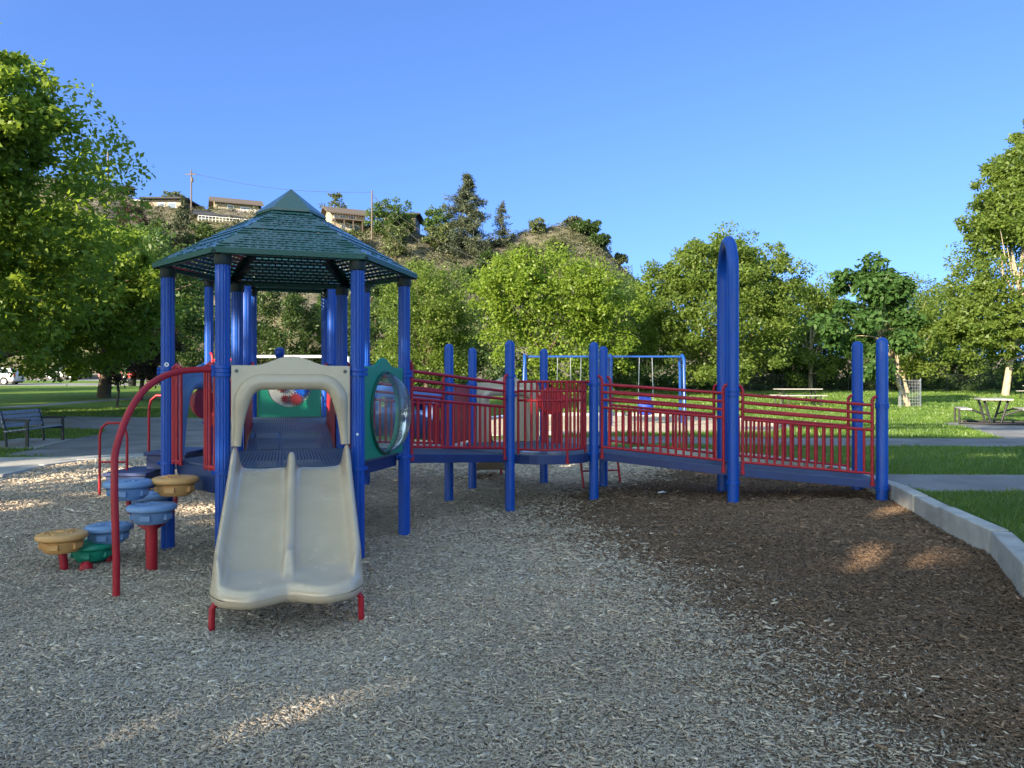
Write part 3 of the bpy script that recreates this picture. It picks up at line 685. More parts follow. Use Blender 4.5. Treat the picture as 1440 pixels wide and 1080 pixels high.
def playground():
    M['gearred'] = pbr('dark_red_plastic', (.17, .012, .016), .5); M['clear'] = clearmat(); M['milky'] = pbr('milky_window_plastic', (.36, .38, .36), .3); M['ringgreen'] = pbr('dark_green_trim', (.006, .07, .05), .4)
    root = thing('play_structure', (-1.2, 9.3, 0), 'large blue and red playground structure with green hexagonal roof, beige double slide and long ramp', 'play structure')
    hz = lambda p: float(hchip(p[0], p[1]))
    # --- front tower
    for k in HEX:
        top = 2.755
        post(root, T1[k], 0, top, False, True, (1.70, 1.735, 1.77, .845) if k in ('FL', 'L') else (1.71, 1.75, .84), cap=M['roofbeam'])
    hexdeck(root, T1, D1)
    roof(root, C1, 1.30, 2.80, 3.63)
    FS = frame(T1['FL'], T1['FR'], 0)
    hood(root, (FS[0]+FS[3]*.02, FS[1], FS[2], FS[3]), 1.07, 1.785, 1.575, 1.02, .085, M['beige'], 'beige arched hood over the top of the double slide')
    nd = Vector((.27, -.963)); O = FS[0]+FS[3]*.02
    sp = [(0, .872), (.07, .868), (.14, .84), (1.25, .36), (1.43, .305), (1.65, .28), (1.82, .275)]
    slide(root, O, nd, 2, 1.02, 1.77, sp, M['beige'], 'beige double slide with two side by side chutes')
    # bubble panel on FR-R
    F = frame(T1['FR'], T1['R'], 0); F = (F[0]-F[3]*.02, F[1], F[2], F[3])
    m = MB(); plate_hole(m, hump_outline(1.0, .9, 1.79, .09, .26), (.03, 1.33), .35, .39, F, .04)
    bp = m.build('bubble_panel', M['green'], root, smooth=30, bevel=.008); bp['label'] = 'green panel with a clear domed bubble window'
    m = MB(); n = 48; rows = 10; vs = []
    for j in range(rows):
        q = j/rows*math.pi/2; rr = .395*math.cos(q)**.8 if j else .395; hh = .05+.22*math.sin(q)
        vs += [plan(F, .03+.9*rr*math.cos(2*math.pi*k/n), 1.33+rr*math.sin(2*math.pi*k/n), hh) for k in range(n)]
    vs.append(plan(F, .03, 1.33, .27)); L = len(vs)-1
    m.add(vs, [(j*n+k, j*n+(k+1) % n, (j+1)*n+(k+1) % n, (j+1)*n+k) for j in range(rows-1) for k in range(n)]+[((rows-1)*n+k, (rows-1)*n+(k+1) % n, L) for k in range(n)])
    m.build('bubble', M['clear'], bp, smooth=80)
    m = MB(); ring = [plan(F, .03+.365*math.cos(2*math.pi*k/n), 1.33+.405*math.sin(2*math.pi*k/n), .05) for k in range(n)]
    m.tube(ring, .016, 8, closed=True)
    for k in range(16):
        a = 2*math.pi*k/16; m.lathe(plan(F, .03+.365*math.cos(a), 1.33+.405*math.sin(a), .05), [(.009, -.02), (.009, .024), (.003, .026)], 8, M=F[3].to_track_quat('Z', 'Y').to_matrix())
    m.build('bubble_ring', M['ringgreen'], bp)
    # entry rails on L-FL
    F = frame(T1['L'], T1['FL'], D1)
    for us in ((-.46, -.37, -.28), (.24, .335, .43)):
        m = MB()
        for i, u in enumerate(us):
            m.tube([plan(F, u, -.03, 0), plan(F, u, .5, 0), plan(F, u, .86, 0), plan(F, u+(.02 if i == 0 else -.01), .915, 0)], .0155, 10)
        m.tube([plan(F, us[0], .9, 0), plan(F, (us[0]+us[-1])/2, .935, 0), plan(F, us[-1], .9, 0)], .019, 10)
        m.tube([plan(F, us[0], .0, 0), plan(F, us[-1], .0, 0)], .019, 10)
        m.prism([(us[0], .02), (us[0]+.045, .02), (us[0]+.045, .9), (us[0], .9)], F, .008, -.004)
        m.build('entry_rail', M['red'], root, smooth=50)
    # light blue portal on BL-L with a round red bubble and the blue climber behind it
    F = frame(T1['BL'], T1['L'], D1)
    hood(root, F, .02, .86, .70, .82, .10, M['lblue'], 'light blue arched portal panel')
    m = MB(); m.lathe(plan(F, -.02, .55, .02), [(.17, 0), (.17, .02), (.12, .09), (.03, .12)], 28, M=F[3].to_track_quat('Z', 'Y').to_matrix())
    m.build('round_window', M['redpanel'], root)
    # dark curtain panel under the deck and steps
    F = frame(T1['L'], T1['FL'], 0)
    m = MB(); m.prism([(-.52, .62), (.52, .62), (.52, .76), (-.52, .76)], F, .03, -.1); m.build('skirt_panel', M['deckedge'], root, bevel=.004)
    # --- bridge to the rear tower
    A0, A1 = (T1['BL']+T1['BR'])/2, (T2['FL']+T2['FR'])/2; d = (A1-A0).normalized(); t = Vector((-d.y, d.x)); m = MB(); Lb = (A1-A0).length
    A0 = A0-d*.06; Lb += .06
    sec = []
    for i in range(9):
        f = i/8; z = D1+.005+(D2-D1)*f+.07*math.sin(math.pi*f); p = A0+d*Lb*f
        sec.append([Vector((*(p+t*.47), z)), Vector((*(p-t*.47), z)), Vector((*(p-t*.47), z-.02)), Vector((*(p+t*.47), z-.02))])
    vs = [v for s in sec for v in s]
    m.add(vs, [(i*4+k, i*4+(k+1) % 4, i*4+4+(k+1) % 4, i*4+4+k) for i in range(8) for k in range(4)]+[(3, 2, 1, 0), (32, 33, 34, 35)])
    br = m.build('bridge_deck', M['deck'], root, smooth=40)
    for s in (1, -1):
        m = MB(); lo = []; hi = []
        for i in range(9):
            f = .03+.94*i/8; z = D1+(D2-D1)*f+.07*math.sin(math.pi*f); p = A0+d*Lb*f+t*s*.5
            lo.append(Vector((*p, z-.1))); hi.append(Vector((*p, z+.62)))
        for i in range(8):
            w = Vector((*(t*s*.012), 0)); q = [lo[i], lo[i+1], hi[i+1], hi[i]]
            m.add(q+[x+w for x in q], [(0, 1, 2, 3), (7, 6, 5, 4), (0, 4, 5, 1), (3, 2, 6, 7)])
        m.build('bridge_wall', M['redpanel'], br, smooth=30)
        m = MB(); m.tube([h+Z3*.0 for h in hi], .018, 10); m.build('bridge_rail', M['red'], br)
        for h, e in ((hi[0], 1), (hi[-1], -1)):
            dd = Vector((*d, 0))*e; m = MB()
            m.tube([h+dd*.02, h+dd*.03+Z3*.12, h+dd*.0+Z3*.2, h-dd*.06+Z3*.23, h-dd*.12+Z3*.2], .017, 10); m.build('grab_loop', M['red'], br)
    # --- rear tower
    for k in HEX: post(root, T2[k], .05, 3.17, False, True, (1.86, 1.92, 1.04), cap=M['roofbeam'])
    hexdeck(root, T2, D2)
    roof(root, C2, 1.30, 3.22, 3.95)
    F = frame(T2['BR'], T2['BL'], D2)
    F = (F[0], F[1], F[2], F[3])
    m = MB(); plate_hole(m, [(-.5, .0), (.5, .0), (.5, .86), (-.5, .86)], (0, .52), .36, .36, F, .03)
    gp = m.build('gear_panel', M['green'], root, bevel=.006); gp['label'] = 'green panel with red and blue gears behind a round window'
    m = MB(); m.prism([(.355*math.cos(q*.2618), .52+.355*math.sin(q*.2618)) for q in range(24)], F, .006, .014); m.build('window', M['milky'], gp)
    for cu, cw, r_, tt, mt in ((.075, .30, .078, 11, 'gearred'), (-.10, .30, .125, 14, 'gearred'), (.12, .51, .11, 13, 'gearred'), (-.20, .475, .165, 18, 'blue')):
        m = MB(); gear(m, F, cu, cw, r_, tt, .012, -.03); m.build('gear', M[mt], gp, smooth=0)
    m = MB(); m.tube([plan(F, -.46, -.03, .0), plan(F, .46, -.03, .0)], .02, 10); m.build('panel_bar', M['white'], gp)
    for k0, k1 in (('L', 'FL'), ('BL', 'L')):
        if k0 == 'L': railing(root, T2[k0], T2[k1], D2, D2)
    # tunnel from the rear tower across to the landing
    s0 = (T2['FR']*.0+T2['R']*1.0)+Vector((.1, .0)); e0 = (LD['L']+LD['BL'])/2
    p0 = Vector((-2.25, 12.05, 1.20)); p1 = Vector((-.98, 11.55, 1.12)); ax = (p1-p0); m = MB(); n = 28; m_ = 12; rad = .40
    a = ax.normalized(); sd = a.cross(Z3).normalized(); up = sd.cross(a)
    outer = []; vs = []
    for j in range(m_+1):
        f = j/m_; r_ = rad+(.02 if j in (0, 1, m_-1, m_, 6) else 0)
        for k in range(n):
            q = 2*math.pi*k/n; vs.append(p0+ax*f+(sd*math.cos(q)+up*math.sin(q))*r_)
    m.add(vs, [(j*n+k, j*n+(k+1) % n, (j+1)*n+(k+1) % n, (j+1)*n+k) for j in range(m_) for k in range(n) if not (j in (3, 4, 8, 9) and k in (13, 14, 1, 2))])
    tn = m.build('crawl_tunnel', M['tube'], root, smooth=50, solid=.012); tn['label'] = 'blue plastic crawl tube behind the ramp railing'
    # --- first ramp: front tower to landing
    def ramp(A, B, A2, B2, za, zb, lab):
        A, B, A2, B2 = map(Vector, (A, B, A2, B2)); m = MB()
        q = [Vector((*A, za)), Vector((*B, zb)), Vector((*B2, zb)), Vector((*A2, za))]; cen = sum(q, Vector())/4
        q = [v+(Vector((cen.x, cen.y, v.z))-v).normalized()*.02 for v in q]
        m.add(q+[v-Z3*.012 for v in q], [(0, 1, 2, 3), (7, 6, 5, 4), (0, 4, 5, 1), (1, 5, 6, 2), (2, 6, 7, 3), (3, 7, 4, 0)])
        o = m.build('ramp', M['deck'], root, smooth=0); o['label'] = lab
        for a, b in ((0, 1), (3, 2)):
            m = MB(); d_ = (q[b]-q[a]).normalized(); c_ = (q[a]+q[b])/2-Z3*.055; sd_ = d_.cross(Z3).normalized(); up_ = sd_.cross(d_)
            m.box(c_, ((q[b]-q[a]).length, .03, .095), M=Matrix((d_, sd_*-1, up_)).transposed()); m.build('ramp_beam', M['deckedge'], o, bevel=.003)
        for f in (.02, .35, .65, .98):
            c_ = (q[0].lerp(q[1], f)+q[3].lerp(q[2], f))/2-Z3*.05; w_ = (q[3].lerp(q[2], f)-q[0].lerp(q[1], f)); d_ = w_.normalized()
            m = MB(); m.box(c_, (w_.length-.04, .03, .06), math.atan2(d_.y, d_.x)); m.build('cross_beam', M['deckedge'], o)
        return o
    ramp(T1['R'], LD['FL'], T1['BR'], LD['L'], D1, D3, 'short ramp from the front tower to the round landing')
    railing(root, T1['R'], LD['FL'], D1, D3, label='near railing of the short ramp')
    railing(root, T1['BR'], LD['L'], D1, D3, label='far railing of the short ramp')
    # --- landing with bowed front
    def bow(poly):
        a, b = poly[0], poly[1]; mid = (a+b)/2; d = (b-a).normalized(); nn = Vector((d.y, -d.x)); L = (b-a).length; arc = []
        for i in range(13):
            f = i/12; arc.append(a+d*L*f+nn*.30*(1-abs(2*f-1)**3))
        return arc+poly[2:]
    hexdeck(root, LD, D3, 'landing_deck', bow, .95)
    for k in HEX: post(root, LD[k], hz(LD[k]), 2.18, True, False, (1.62, .70) if k not in ('FL',) else (1.72, 1.47, .68))
    a, b = C3+(LD['FL']-C3)*.97, C3+(LD['FR']-C3)*.97; d = (b-a).normalized(); nn = Vector((d.y, -d.x)); L = (b-a).length
    arcp = lambda f, h: Vector((*(a+d*(.1+(L-.2)*f)+nn*(.02+.26*(1-abs(2*f-1)**3.2))), D3+h))
    m = MB()
    for h, r_ in ((.93, .0165), (.81, .0165), (.69, .0165), (.06, .0145)): m.tube([arcp(i/24, h) for i in range(25)], r_, 10)
    for f in (0, 1, .62): m.tube([arcp(f, -.1), arcp(f, .93)], .0165, 10); m.tube([arcp(f, -.12), arcp(f, -.06)], .024, 10)
    for f, e, z in ((0, -1, .82), (1, 1, .95)): m.tube([arcp(f, z-.02), Vector((*((a if e < 0 else b)+nn*.03), D3+z-.02))], .015, 10)
    bow_r = m.build('curved_railing', M['red'], root, smooth=50); bow_r['label'] = 'bowed railing round the front of the landing'
    for i in range(1, 15):
        f = i/15; m = MB(); m.tube([arcp(f, .06), arcp(f, .93)], .0165, 8, caps=False); m.build('baluster', M['red'], bow_r, smooth=60)
    # back of landing
    F = frame(LD['BR'], LD['BL'], D3)
    hood(root, F, .0, .92, .72, 1.02, .11, M['beige'], 'beige arched hood at the back of the landing')
    Fd = frame(LD['BL'], LD['BR'], D3)
    for q in ([(-.5, 0), (-.1, 0), (-.1, .78), (-.5, .78)], [(.3, 0), (.5, 0), (.5, .86), (.3, .86)]):
        m = MB(); m.prism(q, F, .02, .03); m.build('climbing_panel', M['beige'], root, bevel=.006)
    slide(root, F[0], Vector((F[3].x, F[3].y)), 1, .62, 1.5, [(0, D3), (.1, D3-.01), (1.05, .28), (1.3, .24), (1.5, .24)], M['beige'], 'beige single slide behind the landing', True, .12)
    F = frame(LD['L'], LD['BL'], D3)
    m = MB(); m.prism([(-.4, .05), (.4, .05), (.4, .88), (-.4, .88)], F, .015, -.01)
    m.build('solid_panel', M['redpanel'], root, bevel=.004)
    # red octagonal play panel on legs
    c = Vector((.60, 11.35)); Fo = (Vector((c.x, c.y, D3)), Vector((.98, .2, 0)).normalized(), Z3, Vector((.2, -.98, 0)).normalized())
    m = MB()
    oc = [(.22*math.cos(R(22.5+45*i)), .64+.22*math.sin(R(22.5+45*i))) for i in range(8)]; m.prism(oc, Fo, .12, -.06)
    pan = m.build('activity_panel', M['redbright'], root, smooth=0, bevel=.012); pan['label'] = 'bright red eight sided activity panel on legs'
    m = MB(); m.lathe(plan(Fo, .09, .63, .06), [(.022, 0), (.022, .02), (.008, .022)], 12, M=Fo[3].to_track_quat('Z', 'Y').to_matrix())
    m.prism([(-.15, .52), (-.03, .52), (-.03, .76), (-.15, .76)], Fo, .008, .06); m.build('panel_face', M['redpanel'], pan)
    for u in (-.10, .04, .12):
        m = MB(); m.prism([(u-.025, .0), (u+.025, .0), (u+.025, .47), (u-.025, .47)], Fo, .04, -.02); m.build('panel_leg', M['redpanel'], pan)
    # --- long ramp with arch
    GA, GB = Vector((2.70, 9.12)), Vector((2.83, 10.05)); IA, IB = Vector((4.46, 9.0)), Vector((4.56, 9.86))
    zg, zi = .60, .455
    ramp(LD['FR'], GA, LD['R'], GB, D3, zg, 'upper half of the long ramp'); ramp(GA, IA, GB, IB, zg, zi, 'lower half of the long ramp meeting the kerb')
    railing(root, LD['FR'], GA, D3, zg, label='near railing of the upper ramp half'); railing(root, LD['R'], GB, D3, zg, label='far railing of the upper ramp half')
    railing(root, GA, IA, zg, zi, label='near railing of the lower ramp half'); railing(root, GB, IB, zg, zi, label='far railing of the lower ramp half')
    m = MB(); ht = 3.44; rr = (GB-GA).length/2; mid = (GA+GB)/2; dd = (GB-GA).normalized(); pts = [Vector((*GA, hz(GA)-.3)), Vector((*GA, 1.0)), Vector((*GA, 2.0)), Vector((*GA, ht-rr))]
    pts += [Vector((*(mid-dd*rr*math.cos(R(q))), ht-rr+rr*math.sin(R(q)))) for q in range(10, 180, 10)]
    pts += [Vector((*GB, ht-rr)), Vector((*GB, 2.0)), Vector((*GB, 1.0)), Vector((*GB, hz(GB)-.3))]
    m.tube(pts, .069, 28); ar = m.build('arch', M['blue'], root, smooth=50, origin=(GA.x, GA.y, hz(GA))); ar['label'] = 'tall blue arched hoop spanning the ramp'
    for p, z in ((GA, 1.49), (GA, 1.545), (GA, .42), (GB, 1.5), (GB, .44)): m = MB(); clamp(m, p.x, p.y, z, .069); m.build('clamp', M['blue'], ar)
    for p, z in ((GA, 2.32), (GB, 2.13)): m = MB(); m.lathe((p.x, p.y, z), [(.069, 0), (.0715, .003), (.0715, .009), (.069, .012)], 28); m.build('joint_ring', M['blue'], ar)
    for p, zt in ((IA, 2.185), (IB, 2.185)): post(root, p, float(hchip(*p)), zt, True, False, (1.34, 1.375, .36), r=.068)
    # --- red arched handrail at the stepping pods
    p = T1['FL']
    b0 = Vector((-3.01, 5.68, 0))
    top = Vector((p.x-.08, p.y-.02, 1.745)); up = Vector((b0.x-.05, b0.y+.0, 0))
    m = MB(); pts = [b0-Z3*.2, b0+Z3*.3, Vector((b0.x-.02, b0.y+.01, .8)), Vector((b0.x-.03, b0.y+.03, 1.05))]+bez((b0.x-.03, b0.y+.05, 1.12), (b0.x-.0, b0.y+.25, 1.62), (top.x-.35, top.y-.25, 1.76), top, 16)
    m.tube(pts, .027, 14); hr = m.build('handrail', M['red'], root, smooth=60); hr['label'] = 'long red arched handrail beside the stepping pods'
    # --- transfer steps at the back left with red loop rails
    m = MB(); S0 = Vector((-4.98, 10.35)); 
    for i, (x, y, z) in enumerate(((-5.45, 10.95, .34), (-4.95, 11.1, .62))):
        m = MB(); m.box((x, y, z), (.62, .9, .05), TH-.3); m.box((x, y, z-.12), (.56, .84, .2), TH-.3); m.build('transfer_step', M['deckedge'], root, bevel=.01)
    for x0, x1, y0, z0, z1 in ((-6.02, -5.62, 10.9, .06, 1.05), (-5.35, -4.85, 11.0, .06, 1.45)):
        m = MB(); q = [Vector((x0, y0, z0-.2)), Vector((x0, y0, z1-.2)), Vector((x0+.03, y0, z1-.07)), Vector((x0+.11, y0, z1)), Vector((x1-.11, y0, z1)), Vector((x1-.03, y0, z1-.07)), Vector((x1, y0, z1-.2)), Vector((x1, y0, z0-.2))]
        m.tube(q, .019, 10); m.tube([Vector((x0, y0, z0+.42)), Vector((x1, y0, z0+.42))], .014, 10); m.build('loop_handrail', M['red'], root, smooth=60)
    # climber legs under the landing
    m = MB(); m.tube([(1.0, 11.1, .68), (1.06, 11.0, .05)], .018, 8); m.tube([(1.03, 11.05, .33), (1.63, 11.45, .3)], .012, 8); m.tube([(1.6, 11.5, .68), (1.66, 11.4, .05)], .018, 8)
    m.build('climber_leg', M['red'], root)
    # stickers
    for p, z, a in ((T1['L'], 1.81, R(-75)), (T1['FR'], 1.16, R(-80))):
        m = MB(); nn = Vector((math.cos(a), math.sin(a), 0)); c = Vector((p.x, p.y, z))+nn*.0632; F = (c, nn.cross(Z3)*-1, Z3, nn)
        rr = .022 if z > 1.5 else .012
        m.prism([(rr*math.cos(q*.5236), rr*math.sin(q*.5236)) for q in range(12)], F, .003); st = m.build('sticker', M['white'], root, smooth=0)
        if z > 1.5:
            m = MB(); m.prism([((.013 if i % 2 == 0 else .006)*math.cos(R(90+36*i)), (.013 if i % 2 == 0 else .006)*math.sin(R(90+36*i))) for i in range(10)], F, .002, .002); m.build('star_mark', M['blue'], st, smooth=0)
    # white overhead bar with a blue ball behind the rear tower
    m = MB(); m.tube([(-5.35, 15.0, 2.17), (-3.3, 15.0, 2.17)], .03, 10); m.tube([(-5.35, 15.0, -.1), (-5.35, 15.0, 2.17)], .04, 10); m.tube([(-3.3, 15.0, -.1), (-3.3, 15.0, 2.17)], .04, 10)
    ob = m.build('overhead_bar', M['white']); tag(ob, 'white overhead bar frame standing behind the rear tower', 'overhead bar')
    m = MB(); m.lathe((-3.92, 12.6, 1.9), [(.045, -1.9), (.045, .15), (.07, .18), (.085, .24), (.075, .31), (.03, .34)], 16); m.build('finial_post', M['blue'], root)
def pods():
    def pod(c, zt, mt, parent, lean=0):
        m = MB(); r = .205
        m.lathe((c[0], c[1], zt), [(.02, -.001), (r*.55, .0), (r*.86, -.003), (r*.96, -.012), (r, -.028), (r*.985, -.048), (r*.90, -.06), (r*.80, -.064), (r*.78, -.085), (r*.70, -.15), (r*.60, -.168), (.03, -.17)], 40)
        rng = random.Random(int(c[0]*100))
        for i in range(9):
            a = rng.uniform(0, 6.28); q = rng.uniform(.03, .15); b = rng.uniform(0, 3.14)
            m.box((c[0]+q*math.cos(a), c[1]+q*math.sin(a), zt+.001), (.07, .018, .014), b)
        for k in range(5):
            a = k*1.2566-1.45
            m.box((c[0]+r*.72*math.cos(a), c[1]+r*.72*math.sin(a), zt-.105), (.05, .085, .05), a)
        return m.build('pod', mt, parent, smooth=40, bevel=.004)
    G_ = 'stepping pods beside the front tower'
    def single(c, zt, mt, lab, foot=(0, 0), r=.034):
        o = thing('stepping_pod', (c[0]+foot[0], c[1]+foot[1], 0), lab, 'stepping pod', G_)
        m = MB(); m.tube([(c[0]+foot[0], c[1]+foot[1], -.2), (c[0]+foot[0], c[1]+foot[1], .03), (c[0], c[1], zt-.15)], r, 14); m.build('stem', M['red'], o); pod(c, zt, mt, o); return o
    single((-3.93, 6.52), .325, M['orange'], 'orange stepping pod on a short stem, farthest left of the pods', (.02, .0))
    o = single((-3.83, 6.82), .185, M['green'], 'low green stepping pod partly hidden behind the leftmost orange pod')
    m = MB(); m.lathe((-3.72, 6.52, 0), [(.055, -.1), (.055, .02), (.045, .05), (.02, .07)], 16); m.build('stem_cap', M['red'], o)
    single((-3.70, 6.86), .335, M['lblue'], 'lower blue stepping pod beside the red arched handrail')
    single((-3.50, 7.2), .57, M['lblue'], 'blue stepping pod partly hidden behind the front blue pod')
    o = thing('stepping_pod_cluster', (-3.145, 6.52, 0), 'cluster of two blue pods and one orange pod sharing a thick red post', 'stepping pods')
    m = MB(); m.tube([(-3.145, 6.52, -.2), (-3.145, 6.52, .42)], .047, 18)
    m.build('post', M['red'], o)
    pod((-3.145, 6.52), .575, M['lblue'], o); pod((-3.41, 6.64), .765, M['lblue'], o); pod((-3.075, 6.82), .775, M['orange'], o)
    for c, z in (((-3.41, 6.64), .6), ((-3.075, 6.82), .61)):
        m = MB(); a = Vector((c[0], c[1], z)); b = Vector((-3.145, 6.52, .34))
        m.tube([a, a-Z3*.06, a.lerp(b, .25)-Z3*.12, a.lerp(b, .6)-Z3*.07, b], .021, 12); m.build('arm', M['red'], o)
def swings():
    zb = .22; top = 2.5; o = thing('swing_set', (2.9, 24, zb), 'blue two bay swing set with narrow arched legs on the pale pit', 'swing set')
    for px in (737, 857, 958):
        x = (px-720)/1050*24.0; m = MB(); q = [(x-.05, 23.3, zb-.2), (x-.03, 23.42, 1.2), (x, 23.62, 2.1)]+[(x+.02, 24-.34*math.cos(R(k)), 2.2+.34*math.sin(R(k))) for k in range(15, 180, 15)]+[(x+.05, 24.38, 2.1), (x+.1, 24.58, 1.2), (x+.14, 24.7, zb-.2)]
        m.tube(q, .05, 14); m.build('arch_leg', M['swingblue'], o, smooth=60)
    m = MB(); m.tube([((737-720)/1050*24, 24, 2.5), ((958-720)/1050*24, 24, 2.5)], .034, 12)
    m.build('top_bar', M['swingblue'], o)
    def seat(x, kind, lab):
        s = thing('swing', (x, 24, .7), lab, 'swing', 'swings hanging from the blue frame')
        w = .24
        for e in (-1, 1):
            m = MB(); m.tube([(x+e*w*.85, 24, 2.47), (x+e*w, 24.0, 1.15 if kind else .8)], .013, 6); m.build('chain', M['steel'], s)
            if kind:
                m = MB(); m.tube([(x+e*w, 24, 1.16), (x+e*w*.8, 23.88, .95)], .013, 6); m.build('chain', M['steel'], s)
        m = MB()
        if kind:
            for a in range(9):
                q = R(-100+a*25+90-12.5*0); 
            m.lathe((x, 24, .62), [(.12, 0), (.2, .03), (.24, .16), (.25, .34), (.235, .34), (.22, .16), (.17, .06), (.05, .04)], 20)
            m.prism([(-.22, .3), (.22, .3), (.20, .58), (.1, .66), (-.1, .66), (-.20, .58)], (Vector((x, 24.2, .62)), Vector((1, 0, 0)), Z3, Vector((0, -1, 0))), .03)
            m.build('bucket_seat', M['bucket'], s)
        else:
            m.prism([(-.24, .1), (-.12, .02), (0, 0), (.12, .02), (.24, .1), (.24, .12), (.12, .04), (0, .02), (-.12, .04), (-.24, .12)], (Vector((x, 23.92, .69)), Vector((1, 0, 0)), Z3, Vector((0, 1, 0))), .16); m.build('belt_seat', M['rubber'], s)
    seat((908-720)/1050*24, 1, 'blue bucket swing hanging in the right bay of the swing frame')
    seat((793-720)/1050*24, 0, 'black belt swing hanging left in the left bay'); seat((826-720)/1050*24, 0, 'black belt swing hanging right in the left bay')
# ------------------------------------------------------------------ vegetation
def lumps(rng, k=7):
    D = rng.normal(size=(k, 3)); D /= np.linalg.norm(D, axis=1)[:, None]; A = rng.uniform(.10, .32, k); S = rng.uniform(2, 5, k)
    def f(u):
        r = np.full(len(u), .90)
        for d, a, s in zip(D, A, S): r += a*np.exp(s*(u@d-1)*2)
        return r.clip(.7, 1.22)
    return f
def leaves(rng, C, cr, n, size, asp=.5, up=.5, droop=0, fold=.25):
    """n leaves (4-vertex folded diamonds) spread over clusters C of radius cr"""
    k = rng.integers(0, len(C), n); d = rng.normal(size=(n, 3)); d /= np.linalg.norm(d, axis=1)[:, None]
    P = C[k] + d*(rng.uniform(.25, 1, n)**.6*cr[k])[:, None]*np.array([1, 1, .72])
    nr = d*.35+rng.normal(size=(n, 3))*.6; nr[:, 2] += up; nr /= np.linalg.norm(nr, axis=1)[:, None]
    t = rng.normal(size=(n, 3)); t[:, 2] -= droop; t -= nr*(t*nr).sum(1)[:, None]; t /= np.linalg.norm(t, axis=1)[:, None]
    b = np.cross(nr, t); L = size*rng.uniform(.6, 1.3, n)
    p0 = P; p2 = P+t*L[:, None]; mid = P+t*(L*.45)[:, None]; w = (L*asp*.5)[:, None]
    p1 = mid+b*w+nr*(w*fold); p3 = mid-b*w+nr*(w*fold)
    return np.stack([p0, p1, p2, p3], 1).reshape(-1, 3), np.arange(4*n).reshape(-1, 4), k
def tree(name, base, top, crown, label, group=None, n=9000, size=.2, seed=1, mat='leaf', trunk=.16, cb=None, cat='tree', ncl=170, clr=.22, keep=None, lobes=None, bark='bark', limbs=12, droop=0, asp=.55, shape=None, up=.5, tone=(.5, .17)):
    """crown = (cx, cy, cz, rx, ry, rz)"""
    rng = np.random.default_rng(seed); bz = float(hland(base[0], base[1])) if len(base) < 3 else base[2]; B = Vector((base[0], base[1], bz))
    o = thing(name, B, label, cat, group)
    CC = []; RR = []
    for cx, cy, cz, rx, ry, rz in ([crown] if lobes is None else [crown]+lobes):
        f = lumps(rng); m = int(ncl*(1 if (cx, cy, cz) == tuple(crown[:3]) else .45))
        u = rng.normal(size=(m, 3)); u /= np.linalg.norm(u, axis=1)[:, None]; rad = rng.uniform(.12, 1, m)**.42*f(u)
        q = u*rad[:, None]*np.array([rx, ry, rz])
        if shape == 'cone': q[:, :2] *= (np.clip(1.05-.55*(q[:, 2]/rz+.35), .25, 1.25))[:, None]
        CC.append(q+np.array([cx, cy, cz])); RR.append(np.full(m, clr*(rx+ry+rz)/3)*rng.uniform(.6, 1.35, m))
    C = np.concatenate(CC); cr = np.concatenate(RR)
    if cb is not None: C[:, 2] = np.maximum(C[:, 2], cb+cr*.3*rng.uniform(0, 1.6, len(C)))
    V, F, k = leaves(rng, C, cr, n, size, asp, up, droop)
    ct = rng.normal(0, .16, len(C)); tn = np.clip(rng.normal(tone[0], tone[1], n)+ct[k], 0, 1)
    if keep is not None:
        kk = keep(V[::4]) & keep(V[2::4]); F = F[kk]; tn = tn[kk]
        V = V.reshape(-1, 4, 3)[kk].reshape(-1, 3); F = np.arange(len(V)).reshape(-1, 4)
    big_mesh('crown', V, F, tn, M[mat], o, origin=B)
    m = MB(); cx, cy, cz = crown[:3]; pr = random.Random(seed)
    tp = [B-Z3*.3, B+Z3*.15, B.lerp(Vector((cx, cy, cz)), .3)+Vector((pr.uniform(-.1, .1), pr.uniform(-.1, .1), 0)), B.lerp(Vector((cx, cy, cz)), .65), Vector((cx, cy, cz+crown[5]*.35))]
    m.tube(tp, [trunk*1.35, trunk*1.08, trunk*.85, trunk*.6, trunk*.2], 12)
    for i in range(limbs):
        f = .25+.6*i/limbs; a = tp[1].lerp(Vector((cx, cy, cz)), f); t = Vector(C[pr.randrange(len(C))])
        if t.z < a.z-.3: t.z = a.z+.2
        md = a.lerp(t, .5)+Vector((0, 0, (t-a).length*.12))
        m.tube(bez(a, a.lerp(md, .7), md, t, 7), [trunk*(.42*(1-j/7)+.05) for j in range(8)], 7)
    m.build('trunk', M[bark], o, smooth=60); return o
